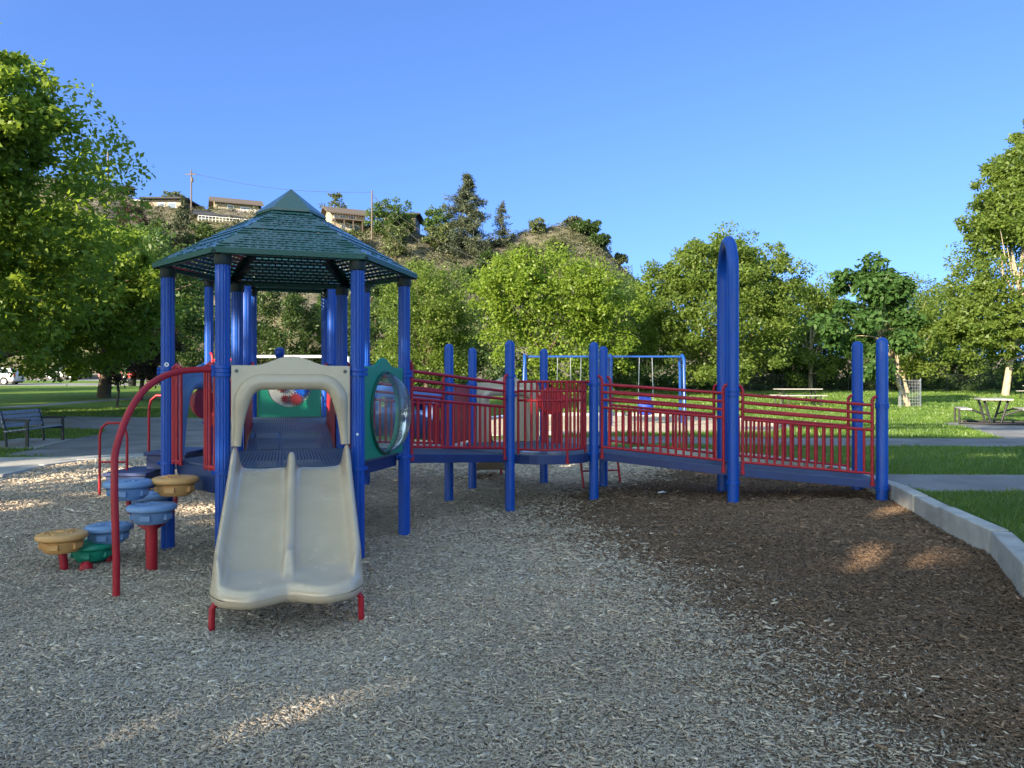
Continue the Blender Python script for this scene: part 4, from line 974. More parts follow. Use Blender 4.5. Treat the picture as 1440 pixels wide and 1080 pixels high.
def conifer(name, base, h, r, label, n=9000, seed=2, mat='pine', group=None, cb=.12, size=.5, trunk=.2, openn=.0):
    rng = np.random.default_rng(seed); B = Vector(base); o = thing(name, B, label, 'tree', group); P = []; cr = []
    m = MB(); m.tube([B-Z3*.5, B+Z3*h*.5, B+Z3*h*.98], [trunk, trunk*.6, .04], 10)
    lv = int(h*1.5)
    for i in range(lv):
        f = cb+(1-cb)*(i+rng.uniform(0, .6))/lv; rr = r*(1-f)**.72*rng.uniform(.65, 1.1); k = max(3, int(6*(1-f)+3))
        for j in range(k):
            if rng.uniform() < openn: continue
            a = rng.uniform(0, 6.283); ln = rr*rng.uniform(.6, 1.15); s = B+Z3*h*f; e = s+Vector((math.cos(a)*ln, math.sin(a)*ln, ln*rng.uniform(-.25, .22)))
            m.tube([s, s.lerp(e, .5)+Z3*ln*.05, e], [.06, .035, .012], 5)
            for q in np.linspace(.3, 1, 5): P.append(s.lerp(e, q)+Vector(rng.normal(0, .12, 3))); cr.append(.12*r*(.6+.6*q)*rng.uniform(.7, 1.3)*(.55+.45*(1-f)))
    V, F, k = leaves(rng, np.array(P), np.array(cr), n, size, .22, .2, 0)
    ct = rng.normal(0, .18, len(P)); big_mesh('crown', V, F, np.clip(rng.normal(.5, .22, n)+ct[k], 0, 1), M[mat], o, origin=B)
    m.build('trunk', M['bark'], o, smooth=60); return o
def veg_mats():
    M['leaf'] = leafmat('green_leaves', (.075, .125, .024), (.14, .19, .036), (.25, .36, .05), .48)
    M['leafbright'] = leafmat('bright_green_leaves', (.105, .175, .02), (.19, .26, .034), (.34, .47, .05), .5)
    M['leafdark'] = leafmat('dark_green_leaves', (.028, .055, .016), (.06, .10, .028), (.11, .17, .035), .38)
    M['leafcool'] = leafmat('cool_green_leaves', (.045, .095, .026), (.09, .145, .04), (.18, .27, .055), .45)
    M['leafolive'] = leafmat('olive_leaves', (.06, .085, .03), (.13, .15, .06), (.16, .2, .06), .3)
    M['leafplum'] = leafmat('plum_leaves', (.025, .018, .014), (.07, .05, .035), (.10, .06, .04), .3)
    M['catalpa'] = leafmat('large_soft_leaves', (.03, .075, .02), (.07, .135, .036), (.13, .23, .045), .38, .012)
    M['pine'] = leafmat('grey_green_needles', (.028, .042, .022), (.10, .115, .07), (.08, .1, .05), .2)
    M['scrub'] = leafmat('dry_scrub', (.05, .056, .03), (.15, .158, .088), (.12, .14, .06), .25)
    M['grass'] = leafmat('grass_blades', (.055, .12, .016), (.15, .235, .035), (.24, .36, .04), .42, .04)
# chosen sun patches, cut out of the unseen shade trees' leaves (ground coordinates)
PATCHES = [(-1.35, 3.64, .7, .24, .08), (-2.5, 4.0, .34, .18, 0), (2.9, 6.2, .75, .2, .03), (3.75, 6.25, .35, .18, .1), (2.7, 7.6, .32, .16, .0), (3.5, 8.2, .25, .14, 0), (1.4, 3.25, .3, .18, 0),
           (4.15, 8.0, .2, .3, 0), (4.4, 8.5, .2, .3, 0), (4.05, 7.2, .15, .3, 0),
           (-9.3, 14.4, 1.5, .8, .4), (-7.9, 12.6, 1.4, .5, 0), (-5.6, 11.2, 1.1, .4, .1), (-8.8, 11.3, 1.5, .4, 0), (-4.2, 9.8, .8, .3, 0), (-7.0, 9.9, 1.0, .35, 0), (-6.1, 13.6, 1.5, .5, 0), (-3.1, 9.0, .5, .25, 0),
           (-1.0, 12.8, 1.0, .4, .1), (.6, 13.4, 1.1, .4, 0), (-2, 14.2, 1.2, .4, 0), (2.2, 12.2, .8, .25, 0), (1.2, 10.2, .3, .18, 0), (-.5, 8.9, .4, .2, 0), (2.9, 11.6, .7, .25, 0), (-2.2, 16.3, 2.2, .7, 0), (.2, 15.7, 1.8, .7, 0)]
def lit_mask(x, y):
    nz = .25*np.sin(x*2.3+y)+.2*np.sin(x*5.1-y*2.2); nh = np.sin(x*9+y*4)*np.sin(y*12-x*4+1)+.8*np.sin(x*15-y*6)*np.sin(y*21+2)
    lit = np.zeros(x.shape, bool)
    for cx, cy, a, b, rz in PATCHES:
        dx, dy = x-cx, y-cy; u = dx*math.cos(rz)+dy*math.sin(rz); v = -dx*math.sin(rz)+dy*math.cos(rz)
        lit |= (u/a)**2*.7+(v/b)**2*.7 < 1+nz*1.2+nh*.85
    far = (x > -2.5) & (y > 18.0+nz*1.2)
    far |= (x > 6) & (y > 16.9+nz)
    far |= (-SUY*x+SUX*y > 14.5) & (SUX*x+SUY*y > 13.5+nz*2)
    stripe = (np.sin(y*1.15+x*.05+1.2) > .62+.3*np.sin(x*.6)) & (x > 6.5)
    stripe |= (y > 25.5+nz) & (y < 30+nz*2) & (x > 4)
    stripe |= (y > 19.6+nz*.6) & (y < 20.5+nz) & (x > 8)
    speck = (x > 5.5) & (y > 10.2) & (y < 14.3) & (np.sin(x*1.7+y*6)+np.sin(y*4.1-x*.8) > .9)
    return (lit | (far & ~stripe) | speck)
def shade_keep(P):
    g0 = np.full(len(P), .2)
    for _ in range(3):
        z = P[:, 2]-g0; gx = P[:, 0]+SUX*z/TAN; gy = P[:, 1]+SUY*z/TAN
        g0 = np.where(inpoly(CHIPS, gx, gy), hchip(gx, gy), hland(gx, gy))
    return ~lit_mask(gx, gy)
def vegetation():
    G1 = 'park trees left of the playground'
    tree('maple_tree', (-17.2, 17.6), 10, (-15.6, 18, 6.3, 5.6, 5.2, 4.3), 'large broadleaf tree at the left edge of the photo, tallest on the left lawn', G1, 105000, .165, 21, 'leafbright', .3, 2.0, ncl=560, clr=.12, lobes=[(-13.9, 17.2, 7.6, 3.3, 3, 2.0), (-15.9, 17, 8.8, 3.5, 3.2, 2.3), (-12.9, 18, 4.6, 2.7, 2.6, 2.4), (-12.7, 17.5, 7.9, 1.9, 2.0, 1.7)], limbs=26)
    tree('maple_tree', (-24.5, 31.5), 10, (-18.0, 29.5, 5.0, 4.0, 4, 3.6), 'spreading green tree between the large left tree and the front tower', G1, 56000, .18, 22, 'leafbright', .28, 2.0, ncl=400, clr=.14, lobes=[(-15.6, 29, 5.4, 2.0, 2.0, 2.3)], limbs=20)
    tree('maple_tree', (-24.6, 45), 12, (-24.4, 45, 6.8, 6, 5.5, 5), 'park tree with thick grey trunk on the far left lawn', G1, 16000, .32, 23, 'leafcool', .36, 2.6, ncl=150, clr=.2)
    tree('sapling', (-18.5, 35), 4, (-18.5, 35, 3.0, .9, .9, 1.5), 'slender dark sapling on the left lawn beyond the asphalt', None, 1600, .16, 24, 'leafplum', .05, 1.7, cat='sapling', ncl=40, clr=.3)
    tree('plum_tree', (-20.4, 41), 6, (-20.2, 41, 3.6, 2.1, 2.0, 2.0), 'dark reddish plum tree left of the front tower', None, 8000, .2, 25, 'leafplum', .13, 1.7, ncl=90, clr=.2)
    # off to the left, throwing the shade that lies on the left lawn
    for i, (x, y, h) in enumerate(((-25, 15, 8.5), (-34, 26, 10), (-43, 33, 10), (-55, 41, 11))):
        tree('maple_tree', (x, y), h, (x, y, h*.58, 6.5, 6.5, h*.44), 'tree standing left of the view, shading the left lawn', 'trees left of the view', 22000, .45, 60+i, 'leafcool', .3, 1.5, ncl=220, clr=.2, limbs=5)
    # unseen canopy behind the camera shading the playground, leaves cut away for sun patches
    n_ = (-SUY, SUX)
    for i, (s, p, h) in enumerate(((-22, -12, 19), (-22, -5, 19), (-21, 1, 19), (-22, 7, 16), (-21, 13, 15), (-22, 19, 14), (-21, 25, 14))):
        x, y = s*SUX+p*n_[0], s*SUY+p*n_[1]
        tree('shade_tree', (x, y), h, (x, y, h*.585, 4.7, 3.2, h*.40), 'unseen shade tree behind the viewer with leaves cut away for sun patches', 'shade trees behind the viewer', 120000, .27, 70+i, 'leafcool', .3, 4.0, ncl=560, clr=.16, keep=shade_keep, limbs=5)
    # trees across the back of the park
    G2 = 'trees along the back of the park'
    T = lambda b, c, lab, **k: tree('park_tree', b, 0, c, lab, G2, **k)
    T((-5.6, 49), (-5.4, 49, 5.3, 3.4, 3.0, 4.2), 'rounded pale green tree just right of the front tower', n=24000, size=.2, seed=31, mat='leaf', cb=1.6, ncl=190)
    T((1.9, 42), (2.2, 42, 5.5, 4.4, 3.6, 4.2), 'bright yellow green tree above the landing posts', n=36000, size=.2, seed=32, mat='leafbright', cb=1.5, ncl=240, clr=.19, lobes=[(.2, 41, 6.9, 2.2, 2, 2.2), (4.0, 41.5, 6.4, 2.4, 2, 2)])
    T((7.2, 51), (7.2, 51, 5.0, 3.6, 3, 4.1), 'dark green tree between the bright tree and the tallest back tree', n=20000, size=.2, seed=33, mat='leafcool', cb=1.4, ncl=180)
    T((13.1, 46), (13.0, 46, 6.0, 5.1, 4.2, 4.7), 'tallest round tree behind the arched hoop', n=66000, size=.2, seed=34, mat='leaf', cb=1.8, ncl=270, clr=.18, lobes=[(9.4, 46, 6.6, 2.3, 2.2, 3.0), (15.6, 46, 7.4, 2.8, 2.4, 2.8), (12.2, 45, 8.6, 3.0, 2.4, 2.0)])
    T((22, 55), (22, 55, 5.4, 3.3, 3, 4.6), 'olive green tree right of the arched hoop, in the back row', n=18000, size=.21, seed=35, mat='leaf', cb=1.5, ncl=110, bark='palebark')
    T((30.5, 58), (30.6, 58, 5.6, 3.6, 3, 4.8), 'lower round tree at the back, left of the tall right tree', n=18000, size=.21, seed=37, mat='leaf', cb=1.5, ncl=170)
    T((27.0, 51), (26.0, 51, 4.6, 3.0, 2.6, 3.2), 'pale trunked tree behind the caged young tree', n=15000, size=.2, seed=38, mat='leaf', cb=1.9, ncl=100, bark='palebark', trunk=.12)
    T((36.5, 62), (36.5, 62, 5.6, 3.8, 3, 4.6), 'dark round tree behind the tall right tree', n=14000, size=.24, seed=51, mat='leafcool', cb=1.2, ncl=170)
    T((24.5, 62), (24.5, 62, 5.2, 3.6, 3, 4.2), 'shaded tree in the second row right of the large leaved tree', n=14000, size=.24, seed=52, mat='leafdark', cb=1.0, ncl=170)
    T((18.3, 57), (18.3, 57, 5.6, 3.2, 3, 4.6), 'olive tree just right of the arched hoop, second row', n=14000, size=.24, seed=53, mat='leafolive', cb=1.0, ncl=170)
    tree('catalpa_tree', (17.5, 33), 7.6, (15.7, 32.4, 4.6, 2.0, 1.8, 2.7), 'young large leaved tree with leaning trunk in a wire cage', None, 8500, .27, 36, 'catalpa', .11, 2.0, ncl=46, clr=.25, bark='palebark', droop=.9, asp=.62, limbs=14)
    tree('ash_tree', (30.4, 46), 18, (31.6, 46, 8.6, 5.6, 4.8, 7.4), 'tall pale trunked tree at the right edge of the photo', None, 70000, .23, 39, 'leaf', .2, 2.2, ncl=380, clr=.135, lobes=[(32.4, 46, 15.4, 3.0, 2.6, 3.2), (30.9, 46, 12.2, 3.4, 3, 2.6), (28.4, 45, 5.6, 3.0, 2.6, 2.8)], bark='palebark', shape='cone', limbs=24)
    # darker wood behind them and at the foot of the hill
    G3 = 'dark trees at the foot of the hill'
    rng = random.Random(8)
    spots = [(-38, 78, 9.5), (-33, 72, 9), (-27, 76, 10.5), (-21.5, 70, 10), (-17.5, 74, 9), (-13, 71, 10), (-9, 76, 9), (-4, 72, 10.5)]
    kinds = ('dense dark tree at the hill foot seen left of the tower posts', 'shaded tree at the hill foot just left of the front tower', 'shaded tree at the hill foot behind the left tower posts', 'olive tree seen through the front tower, left part', 'grey green tree seen through the middle of the front tower', 'dark tree seen through the right part of the front tower', 'dark tree just behind the bubble panel posts', 'tall dark tree behind the pale round tree')
    for i, (x, y, h) in enumerate(spots):
        tree('woodland_tree', (x, y), h, (x, y, h*.55+1.2, 3.6, 3.2, h*.5), kinds[i], G3, 11000, .3, 40+i, ('leafcool', 'leafdark', 'leafolive', 'leafdark')[i % 4], .22, 2, ncl=90, limbs=5)
    # undergrowth along the back fence and far wood: one mass nobody could count
    r2 = np.random.default_rng(9); C = []; cr = []
    for i in range(760):
        x = r2.uniform(-16, 66); C.append((x, 61.5+r2.uniform(-2.5, 4)+abs(x-20)*.06, .9+r2.uniform(0, 1)**1.4*6.4)); cr.append(r2.uniform(.6, 1.3))
    for i in range(200):
        x = r2.uniform(-15, 60); C.append((x, 56.5+r2.uniform(-1, 1), 1.1+r2.uniform(0, 1.1))); cr.append(r2.uniform(.4, .9))
    V, F, k = leaves(r2, np.array(C), np.array(cr), 62000, .34, .6, .4)
    o = big_mesh('undergrowth', V, F, np.clip(r2.normal(.45, .22, len(F)), 0, 1), M['leafdark'], kind='stuff'); tag(o, 'dark undergrowth and wood filling the back of the park', 'undergrowth')
# ------------------------------------------------------------------ hill, houses, poles
PX2X = lambda px, y: (px-720)/1050*y
PY2Z = lambda py, y: EYE+(540-py)/1050*y
RIDGE = [(-400, 240), (-100, 250), (60, 256), (130, 264), (170, 272), (210, 292), (260, 298), (330, 302), (400, 312), (455, 322), (540, 326), (590, 334), (640, 346), (690, 344), (730, 334), (770, 326), (800, 324), (815, 331), (832, 333), (842, 346), (853, 350), (860, 366), (870, 372), (878, 392), (889, 397), (900, 424), (912, 430), (940, 462), (1000, 490), (1100, 505), (1500, 512), (2000, 515)]
def ridge_z(px): return PY2Z(np.interp(px, [p[0] for p in RIDGE], [p[1] for p in RIDGE]), 150)
def hillz(x, y):
    x = np.asarray(x, float); y = np.asarray(y, float)
    zr = ridge_z(720+1050*x/150.); foot = hland(x, np.minimum(y, 108)); t = np.clip((y-98)/48, 0, 1); s = t**.85*(.35+.65*t*(2-t)) if False else t
    n = 1.1*np.sin(x*.21+y*.13)+.8*np.sin(x*.37-y*.29+2)+.6*np.sin(x*.83+y*.6)+.35*np.sin(x*1.7-y*1.1)
    z = foot+(zr-foot)*s+n*np.clip(t*3, 0, 1)*(1-t)*1.6+.12*n*np.clip(t, 0, 1)
    return np.where(y > 146, z-(y-146)*.06, z)-np.where(y < 99, .6, 0)
def hill():
    X, Y = np.meshgrid(np.linspace(-330, 330, 331), np.concatenate([np.linspace(96, 150, 64), np.linspace(153, 330, 30)]))
    Zs = hillz(X, Y); rng = np.random.default_rng(2); Zs = Zs+rng.normal(0, .12, Zs.shape)*(Y > 100)
    r_, c_ = X.shape; V = np.column_stack([X.ravel(), Y.ravel(), Zs.ravel()]); i = np.arange(r_*c_).reshape(r_, c_)
    F = np.stack([i[:-1, :-1], i[:-1, 1:], i[1:, 1:], i[1:, :-1]], -1).reshape(-1, 4)
    N = NT('dry_hillside'); w = N.wpos(); a = N.noise(.09, 6, .6, w); b = N.noise(.7, 7, .68, w)
    c = N.ramp(b, [(.3, (.055, .05, .04)), (.5, (.105, .095, .077)), (.7, (.19, .172, .145))])
    c = N.mix(N.ramp(a, [(.42, (0, 0, 0)), (.62, (.8,)*3)]), c, (.10, .098, .05))
    N.ln(c, N.b.inputs['Base Color']); N.b.inputs['Roughness'].default_value = .95; N.b.inputs['Specular IOR Level'].default_value = .1; N.bump(b, .9, .8)
    big_mesh('hill', V, F, None, N.m, kind='structure', smooth=True)
    C = []; cr = []
    n = 26000; x = rng.uniform(-150, 45, n); y = rng.uniform(100, 158, n); d = np.sin(x*.17+y*.09)+np.sin(x*.31-y*.2+1)+rng.normal(0, .8, n); k = d > -.25; x, y = x[k], y[k]
    cr = rng.uniform(.22, .75, len(x))*rng.uniform(.6, 1.3, len(x)); C = np.column_stack([x, y, hillz(x, y)+cr*.35])
    m_ = 420; x2 = rng.uniform(-120, 30, m_); y2 = rng.uniform(108, 150, m_); c2 = rng.uniform(.7, 1.5, m_); C = np.concatenate([C, np.repeat(np.column_stack([x2, y2, hillz(x2, y2)+c2*.5]), 6, 0)]); cr = np.concatenate([cr, np.repeat(c2, 6)])
    V, F, k = leaves(rng, C, cr, 220000, .34, .6, .6)
    ct = rng.uniform(-.4, .4, len(C)); o = big_mesh('hillside_scrub', V, F, np.clip(rng.normal(.5, .2, len(F))+ct[k], 0, 1), M['scrub'], kind='stuff'); tag(o, 'dry grey green scrub scattered over the hillside', 'scrub')
def win(m, F, u, w, a, b): pass
def house(px0, px1, py_base, py_eave, y, depth, kind, wallm, roofm, label, wins=(), deckz=None, rise=1.3, rot=0):
    x0, x1 = PX2X(px0, y), PX2X(px1, y); zb, ze = PY2Z(py_base, y), PY2Z(py_eave, y); cx = (x0+x1)/2; w = x1-x0
    o = thing('hill_house', (cx, y, zb), label, 'house', 'houses along the hilltop')
    m = MB(); m.box((cx, y+depth/2, (zb-3+ze)/2), (w, depth, ze-zb+3)); wl = m.build('wall', wallm, o, smooth=0)
    m = MB(); ov = 1.0
    if kind == 'flat':
        m.box((cx+.1, y+depth/2-.2, ze+.16), (w+ov*2, depth+ov*2, .3))
    elif kind == 'gable':       # ridge along x, gable towards the side
        q = [(-depth/2-ov, -.15), (0, rise), (depth/2+ov, -.15), (depth/2+ov, .1), (0, rise+.28), (-depth/2-ov, .1)]
        m.prism(q, (Vector((x0-ov, y+depth/2, ze)), Vector((0, 1, 0)), Z3, Vector((1, 0, 0))), w+2*ov)
        g = MB(); g.prism([(-depth/2, -.05), (depth/2, -.05), (0, rise-.03)], (Vector((x0, y+depth/2, ze)), Vector((0, 1, 0)), Z3, Vector((1, 0, 0))), w); g.build('gable', wallm, o, smooth=0)
    elif kind == 'front':       # gable faces the viewer
        q = [(-w/2-ov, -.15), (-w*.18, rise), (w/2+ov, -.35), (w/2+ov, -.1), (-w*.18, rise+.28), (-w/2-ov, .1)]
        m.prism(q, (Vector((cx, y-ov, ze)), Vector((1, 0, 0)), Z3, Vector((0, 1, 0))), depth+2*ov)
        g = MB(); g.prism([(-w/2, -.05), (w/2, -.3), (-w*.18, rise-.02)], (Vector((cx, y, ze)), Vector((1, 0, 0)), Z3, Vector((0, 1, 0))), depth); g.build('gable', wallm, o, smooth=0)
    m.build('roof', roofm, o, smooth=0)
    for u0, u1, v0, v1 in wins:
        a, b = x0+w*u0, x0+w*u1; c, d = zb+(ze-zb)*v0, zb+(ze-zb)*v1
        m = MB(); m.ring_plate([(a-.09, c-.09), (b+.09, c-.09), (b+.09, d+.09), (a-.09, d+.09)], [(a, c), (b, c), (b, d), (a, d)], (Vector((0, y-.06, 0)), Vector((1, 0, 0)), Z3, Vector((0, 1, 0))), .05)
        f = m.build('window', M['white'], o, smooth=0)
        m = MB(); m.box(((a+b)/2, y-.02, (c+d)/2), (b-a, .03, d-c)); m.build('pane', M['pane'], f, smooth=0)
    if deckz is not None:
        for i, (za, up) in enumerate(deckz):
            m = MB(); m.box((cx+.4, y-1.2, za), (w+.6, 2.3, .22))
            dk = m.build('balcony', M['houseframe'], o, smooth=0); m = MB()
            for j in range(15): m.box((x0+.1+(w+.6)*j/14, y-2.3, za+.6), (.07, .07, 1.0))
            m.box((cx+.4, y-2.3, za+1.1), (w+.6, .09, .09)); m.box((cx+.4, y-2.3, za+.6), (w+.6, .05, .05)); m.build('balcony_rail', M['houseframe'] if up else M['white'], dk, smooth=0)
            if up:
                for j in range(5):
                    m = MB(); m.box((x0+.2+(w+.4)*j/4, y-2.2, za-2.0), (.18, .18, 4.0)); m.build('balcony_post', M['houseframe'], dk, smooth=0)
    o.rotation_euler = (0, 0, rot); return o
def hilltop():
    M['pane'] = pbr('window_glass', (.10, .13, .17), .08, .1, 1, spec=.8); M['houseframe'] = pbr('brown_timber', (.10, .075, .055), .7)
    cr_ = pbr('cream_render', (.34, .28, .19), .85); pk = pbr('pink_beige_render', (.30, .23, .18), .85); wh = pbr('white_render', (.34, .32, .30), .8); bl = pbr('grey_blockwork', (.26, .25, .24), .9, .3, 8)
    rd = pbr('dark_shingles', (.03, .03, .036), .85, .3, 10); rb = pbr('brown_shingles', (.09, .07, .055), .85, .3, 10)
    y = 146
    house(206, 256, 300, 281, y, 7, 'flat', pk, rd, 'beige flat roofed house farthest left on the hilltop', ((.32, .5, .25, .75), (.62, .82, .25, .75)))
    house(189, 206, 296, 285, y+1, 6, 'flat', wh, wh, 'small white flat block beside the leftmost beige house')
    house(280, 338, 318, 305, y-3, 7, 'gable', wh, rd, 'white house with dark roof and railed terrace below the upper cream house', ((.05, .2, .1, .75), (.3, .42, .1, .8), (.46, .58, .1, .8), (.68, .88, .2, .8)), deckz=((PY2Z(317, y-3), 0),), rise=1.5, rot=R(24))
    house(304, 362, 300, 287, y+10, 6, 'gable', cr_, rb, 'cream house with long low roof, highest on the hilltop', ((.3, .42, .3, .8), (.6, .8, .3, .7)), rise=1.5, rot=R(24))
    house(466, 514, 327, 302, y-2, 6, 'gable', cr_, rb, 'brown roofed house on stilts with timber balconies right of the tower roof', ((.08, .2, .55, .9), (.25, .4, .5, .92), (.3, .42, .05, .4), (.5, .7, .5, .92), (.55, .8, .05, .4)), deckz=((PY2Z(312, y-2), 1),), rise=1.6, rot=R(26))
    house(540, 584, 326, 303, y+6, 8, 'flat', M['houseframe'], rd, 'dark flat roofed house behind the spreading cedar', ((.3, .6, .4, .8),))
    m = MB()
    a, b = PX2X(296, y+3), PX2X(372, y+3); m.box(((a+b)/2, y+3, PY2Z(304, y+3)), (b-a, .5, 2.6)); o = m.build('retaining_wall', bl); tag(o, 'grey block retaining wall under the upper cream house', 'wall')
    # utility poles and wires
    def pole(px, y, pyb, pyt, lab, arm=True, r=.16):
        x = PX2X(px, y); zb, zt = PY2Z(pyb, y), PY2Z(pyt, y); o = thing('utility_pole', (x, y, zb), lab, 'utility pole', 'utility poles on the hilltop')
        m = MB(); m.tube([(x, y, zb-3), (x, y, zt)], [r, r*.8], 10); m.build('shaft', M['houseframe'], o)
        if arm:
            m = MB(); m.box((x, y-.2, zt-.9), (1.9, .12, .14)); m.lathe((x+.3, y-.3, zt-2.4), [(.2, 0), (.22, .1), (.22, .8), (.1, .9)], 10)
            for e in (-.85, -.3, .5, .85): m.lathe((x+e, y-.2, zt-.83), [(.05, 0), (.06, .12), (.02, .2)], 8)
            m.build('crossarm', M['houseframe'], o)
        return Vector((x, y, zt))
    t1 = pole(269, 142, 285, 239, 'utility pole with crossarm standing above the leftmost hilltop houses'); t2 = pole(523, 138, 330, 268, 'utility pole in front of the stilt house', False); pole(152, 130, 275, 214, 'dark pole half hidden by the large left tree', False, .2)
    for i, (a, b) in enumerate(((t2-Z3*.5, Vector((PX2X(652, 118), 118, PY2Z(385, 118)))), (t2-Z3*1.0, Vector((PX2X(700, 118), 118, PY2Z(376, 118)))), (t2-Z3*4, Vector((PX2X(612, 115), 115, PY2Z(372, 115)))), (t1-Z3*.6, t2-Z3*.3))):
        pts = [a.lerp(b, k/14)-Z3*(1.2*math.sin(math.pi*k/14)) for k in range(15)]; m = MB(); m.tube(pts, .035, 6); o = m.build('overhead_wire', M['wire'])
        tag(o, ('wire from the stilt house pole down to the pines', 'longest wire running right from the stilt house pole', 'lowest wire running down the bare slope', 'wire linking the two hilltop poles behind the tower roof')[i], 'wire', 'overhead wires')
    # hilltop trees
    def at(px, y): return PX2X(px, y), y
    def gz(px, y): x = PX2X(px, y); return float(hillz(x, y))
    def rt(px, y, pyt, rpx, lab, mat, seed, n=4000, size=.45, nm='hill_tree', cbf=.15, sq=1):
        x = PX2X(px, y); zb = gz(px, y); zt = PY2Z(pyt, y); h = max(2, zt-zb); r = rpx/1050*y
        tree(nm, (x, y, zb-.3), h, (x, y, zb+h*.54, r, r*.9, h*.5*sq), lab, 'trees on the hill', n, size, seed, mat, .18, zb+h*cbf, ncl=70, clr=.22, limbs=7)
    x = PX2X(657, 140); conifer('pine_tree', (x, 140, gz(657, 140)-3.0), PY2Z(246, 140)-gz(657, 140)+3.0, 8.0, 'tallest pine on the hill, broad and grey green', 24000, 5, size=.62, cb=.06)
    x = PX2X(706, 142); conifer('pine_tree', (x, 142, gz(706, 142)-.5), PY2Z(283, 142)-gz(706, 142)+.5, 3.2, 'thin see through pine right of the tallest pine', 2600, 6, size=.55, openn=.25)
    x = PX2X(258, 132); conifer('pine_tree', (x, 132, PY2Z(385, 132)), 14, 3.6, 'grey pine on the slope left of the tower roof', 8000, 7, size=.6, cb=.05)
    rt(617, 143, 290, 24, 'round green tree left of the tallest pine', 'leafcool', 81); rt(618, 139, 316, 22, 'lower olive bush tree left of the tallest pine', 'leafolive', 82, 3000)
    rt(548, 141, 284, 34, 'spreading dark cedar right of the stilt house', 'leafcool', 83, 5000); rt(560, 140, 300, 22, 'dark bushy tree below the spreading cedar', 'leafdark', 84, 4000)
    rt(472, 156, 272, 17, 'pale olive tree behind the stilt house roof', 'leafolive', 85, 2500, cbf=.3)
    rt(246, 152, 270, 16, 'yellow green tree behind the leftmost beige house', 'leafolive', 86, 2500); rt(176, 148, 262, 14, 'thin grey tree at the left end of the ridge', 'pine', 87, 2000)
    rt(822, 144, 311, 22, 'dark leaning tree on the right shoulder of the hill', 'leafdark', 88, 5000); rt(842, 140, 330, 17, 'dark tree spilling over the right edge of the hill', 'leafdark', 89, 3500)
    rt(182, 128, 292, 26, 'shaded tree below the leftmost houses', 'leafplum', 90, 4000); rt(222, 126, 312, 22, 'dark bush on the slope below the beige house', 'leafdark', 91, 3500); rt(300, 132, 318, 30, 'dark hedge like tree below the white house', 'leafdark', 92, 3500)
    for i, (px, y_, pyt, rp, mt) in enumerate(((160, 118, 330, 30, 'leafdark'), (205, 116, 345, 30, 'leafcool'), (250, 118, 352, 30, 'leafdark'), (295, 120, 350, 28, 'leafolive'), (335, 122, 340, 24, 'leafdark'), (545, 118, 372, 22, 'leafdark'), (585, 122, 366, 22, 'leafolive'), (690, 128, 352, 22, 'leafdark'), (735, 126, 345, 24, 'leafolive'), (780, 132, 336, 16, 'leafolive'), (120, 122, 310, 30, 'leafcool'))):
        rt(px, y_, pyt, rp, ('dark tree low on the hillside at the far left', 'tree on the lower slope left of the grey pine', 'dark bushy tree below the grey pine', 'olive tree on the slope seen left of the tower roof', 'dark tree on the slope just above the tower eave', 'dark tree on the bare slope right of the tower roof', 'olive bush in the middle of the bare slope', 'dark tree at the foot of the tallest pine', 'olive tree below the thin pine', 'small olive bush on the rocky shoulder of the hill', 'tree on the slope behind the large left tree')[i], mt, 100+i, 4500, .38, sq=1.05)
    rt(872, 144, 366, 10, 'small bush clinging to the steep right edge of the hill', 'leafolive', 96, 1500); rt(806, 146, 316, 13, 'grey bush on the highest right part of the ridge', 'pine', 97, 1500)
    rt(755, 143, 308, 12, 'small bush on the ridge right of the thin pine', 'leafolive', 93, 1500); rt(490, 135, 322, 20, 'pale bush in front of the stilt house', 'leafolive', 94, 1800); rt(556, 133, 320, 18, 'yellow green bush below the utility pole', 'leafolive', 95, 1800)
# ------------------------------------------------------------------ park furniture and vehicles
def bench():
    zb = .12; cx, cy = -11.55, 18.15; o = thing('park_bench', (cx, cy, zb), 'grey slatted park bench with dark frame on a concrete pad, left edge of the photo', 'bench')
    F = (Vector((cx, cy, zb)), Vector((.13, -.99, 0)).normalized(), Z3, Vector((.99, .13, 0)).normalized())   # ux along the bench, un towards the front
    P = lambda u, n, w: plan(F, u, w, n)
    ux, un = F[1], F[3]; B = Matrix((ux, un, Z3)).transposed(); L = 1.9
    m = MB()
    for i in range(5): m.box(P(0, .17-.1*i, .45-.012*i), (L, .085, .035), M=B)
    m.build('seat', M['slat'], o, bevel=.006)
    m = MB(); tilt = B @ Matrix.Rotation(R(14), 3, 'X')
    for i in range(4): m.box(P(0, -.29-.026*i, .53+.1*i), (L, .03, .088), M=tilt)
    m.build('backrest', M['slat'], o, bevel=.006)
    for e in (-.88, .88):
        m = MB(); m.box(P(e, .2, .32), (.06, .06, .64), M=B); m.build('leg', M['dkwood'], o, bevel=.005)
        m = MB(); m.tube([P(e, -.24, 0), P(e, -.27, .45), P(e, -.38, .88)], .032, 8); m.build('leg', M['dkwood'], o)
        m = MB(); m.box(P(e, -.03, .66), (.075, .6, .045), M=B); m.build('armrest', M['dkwood'], o, bevel=.006)
        m = MB(); m.box(P(e, -.03, .40), (.05, .5, .05), M=B); m.build('seat_rail', M['dkwood'], o, bevel=.005)
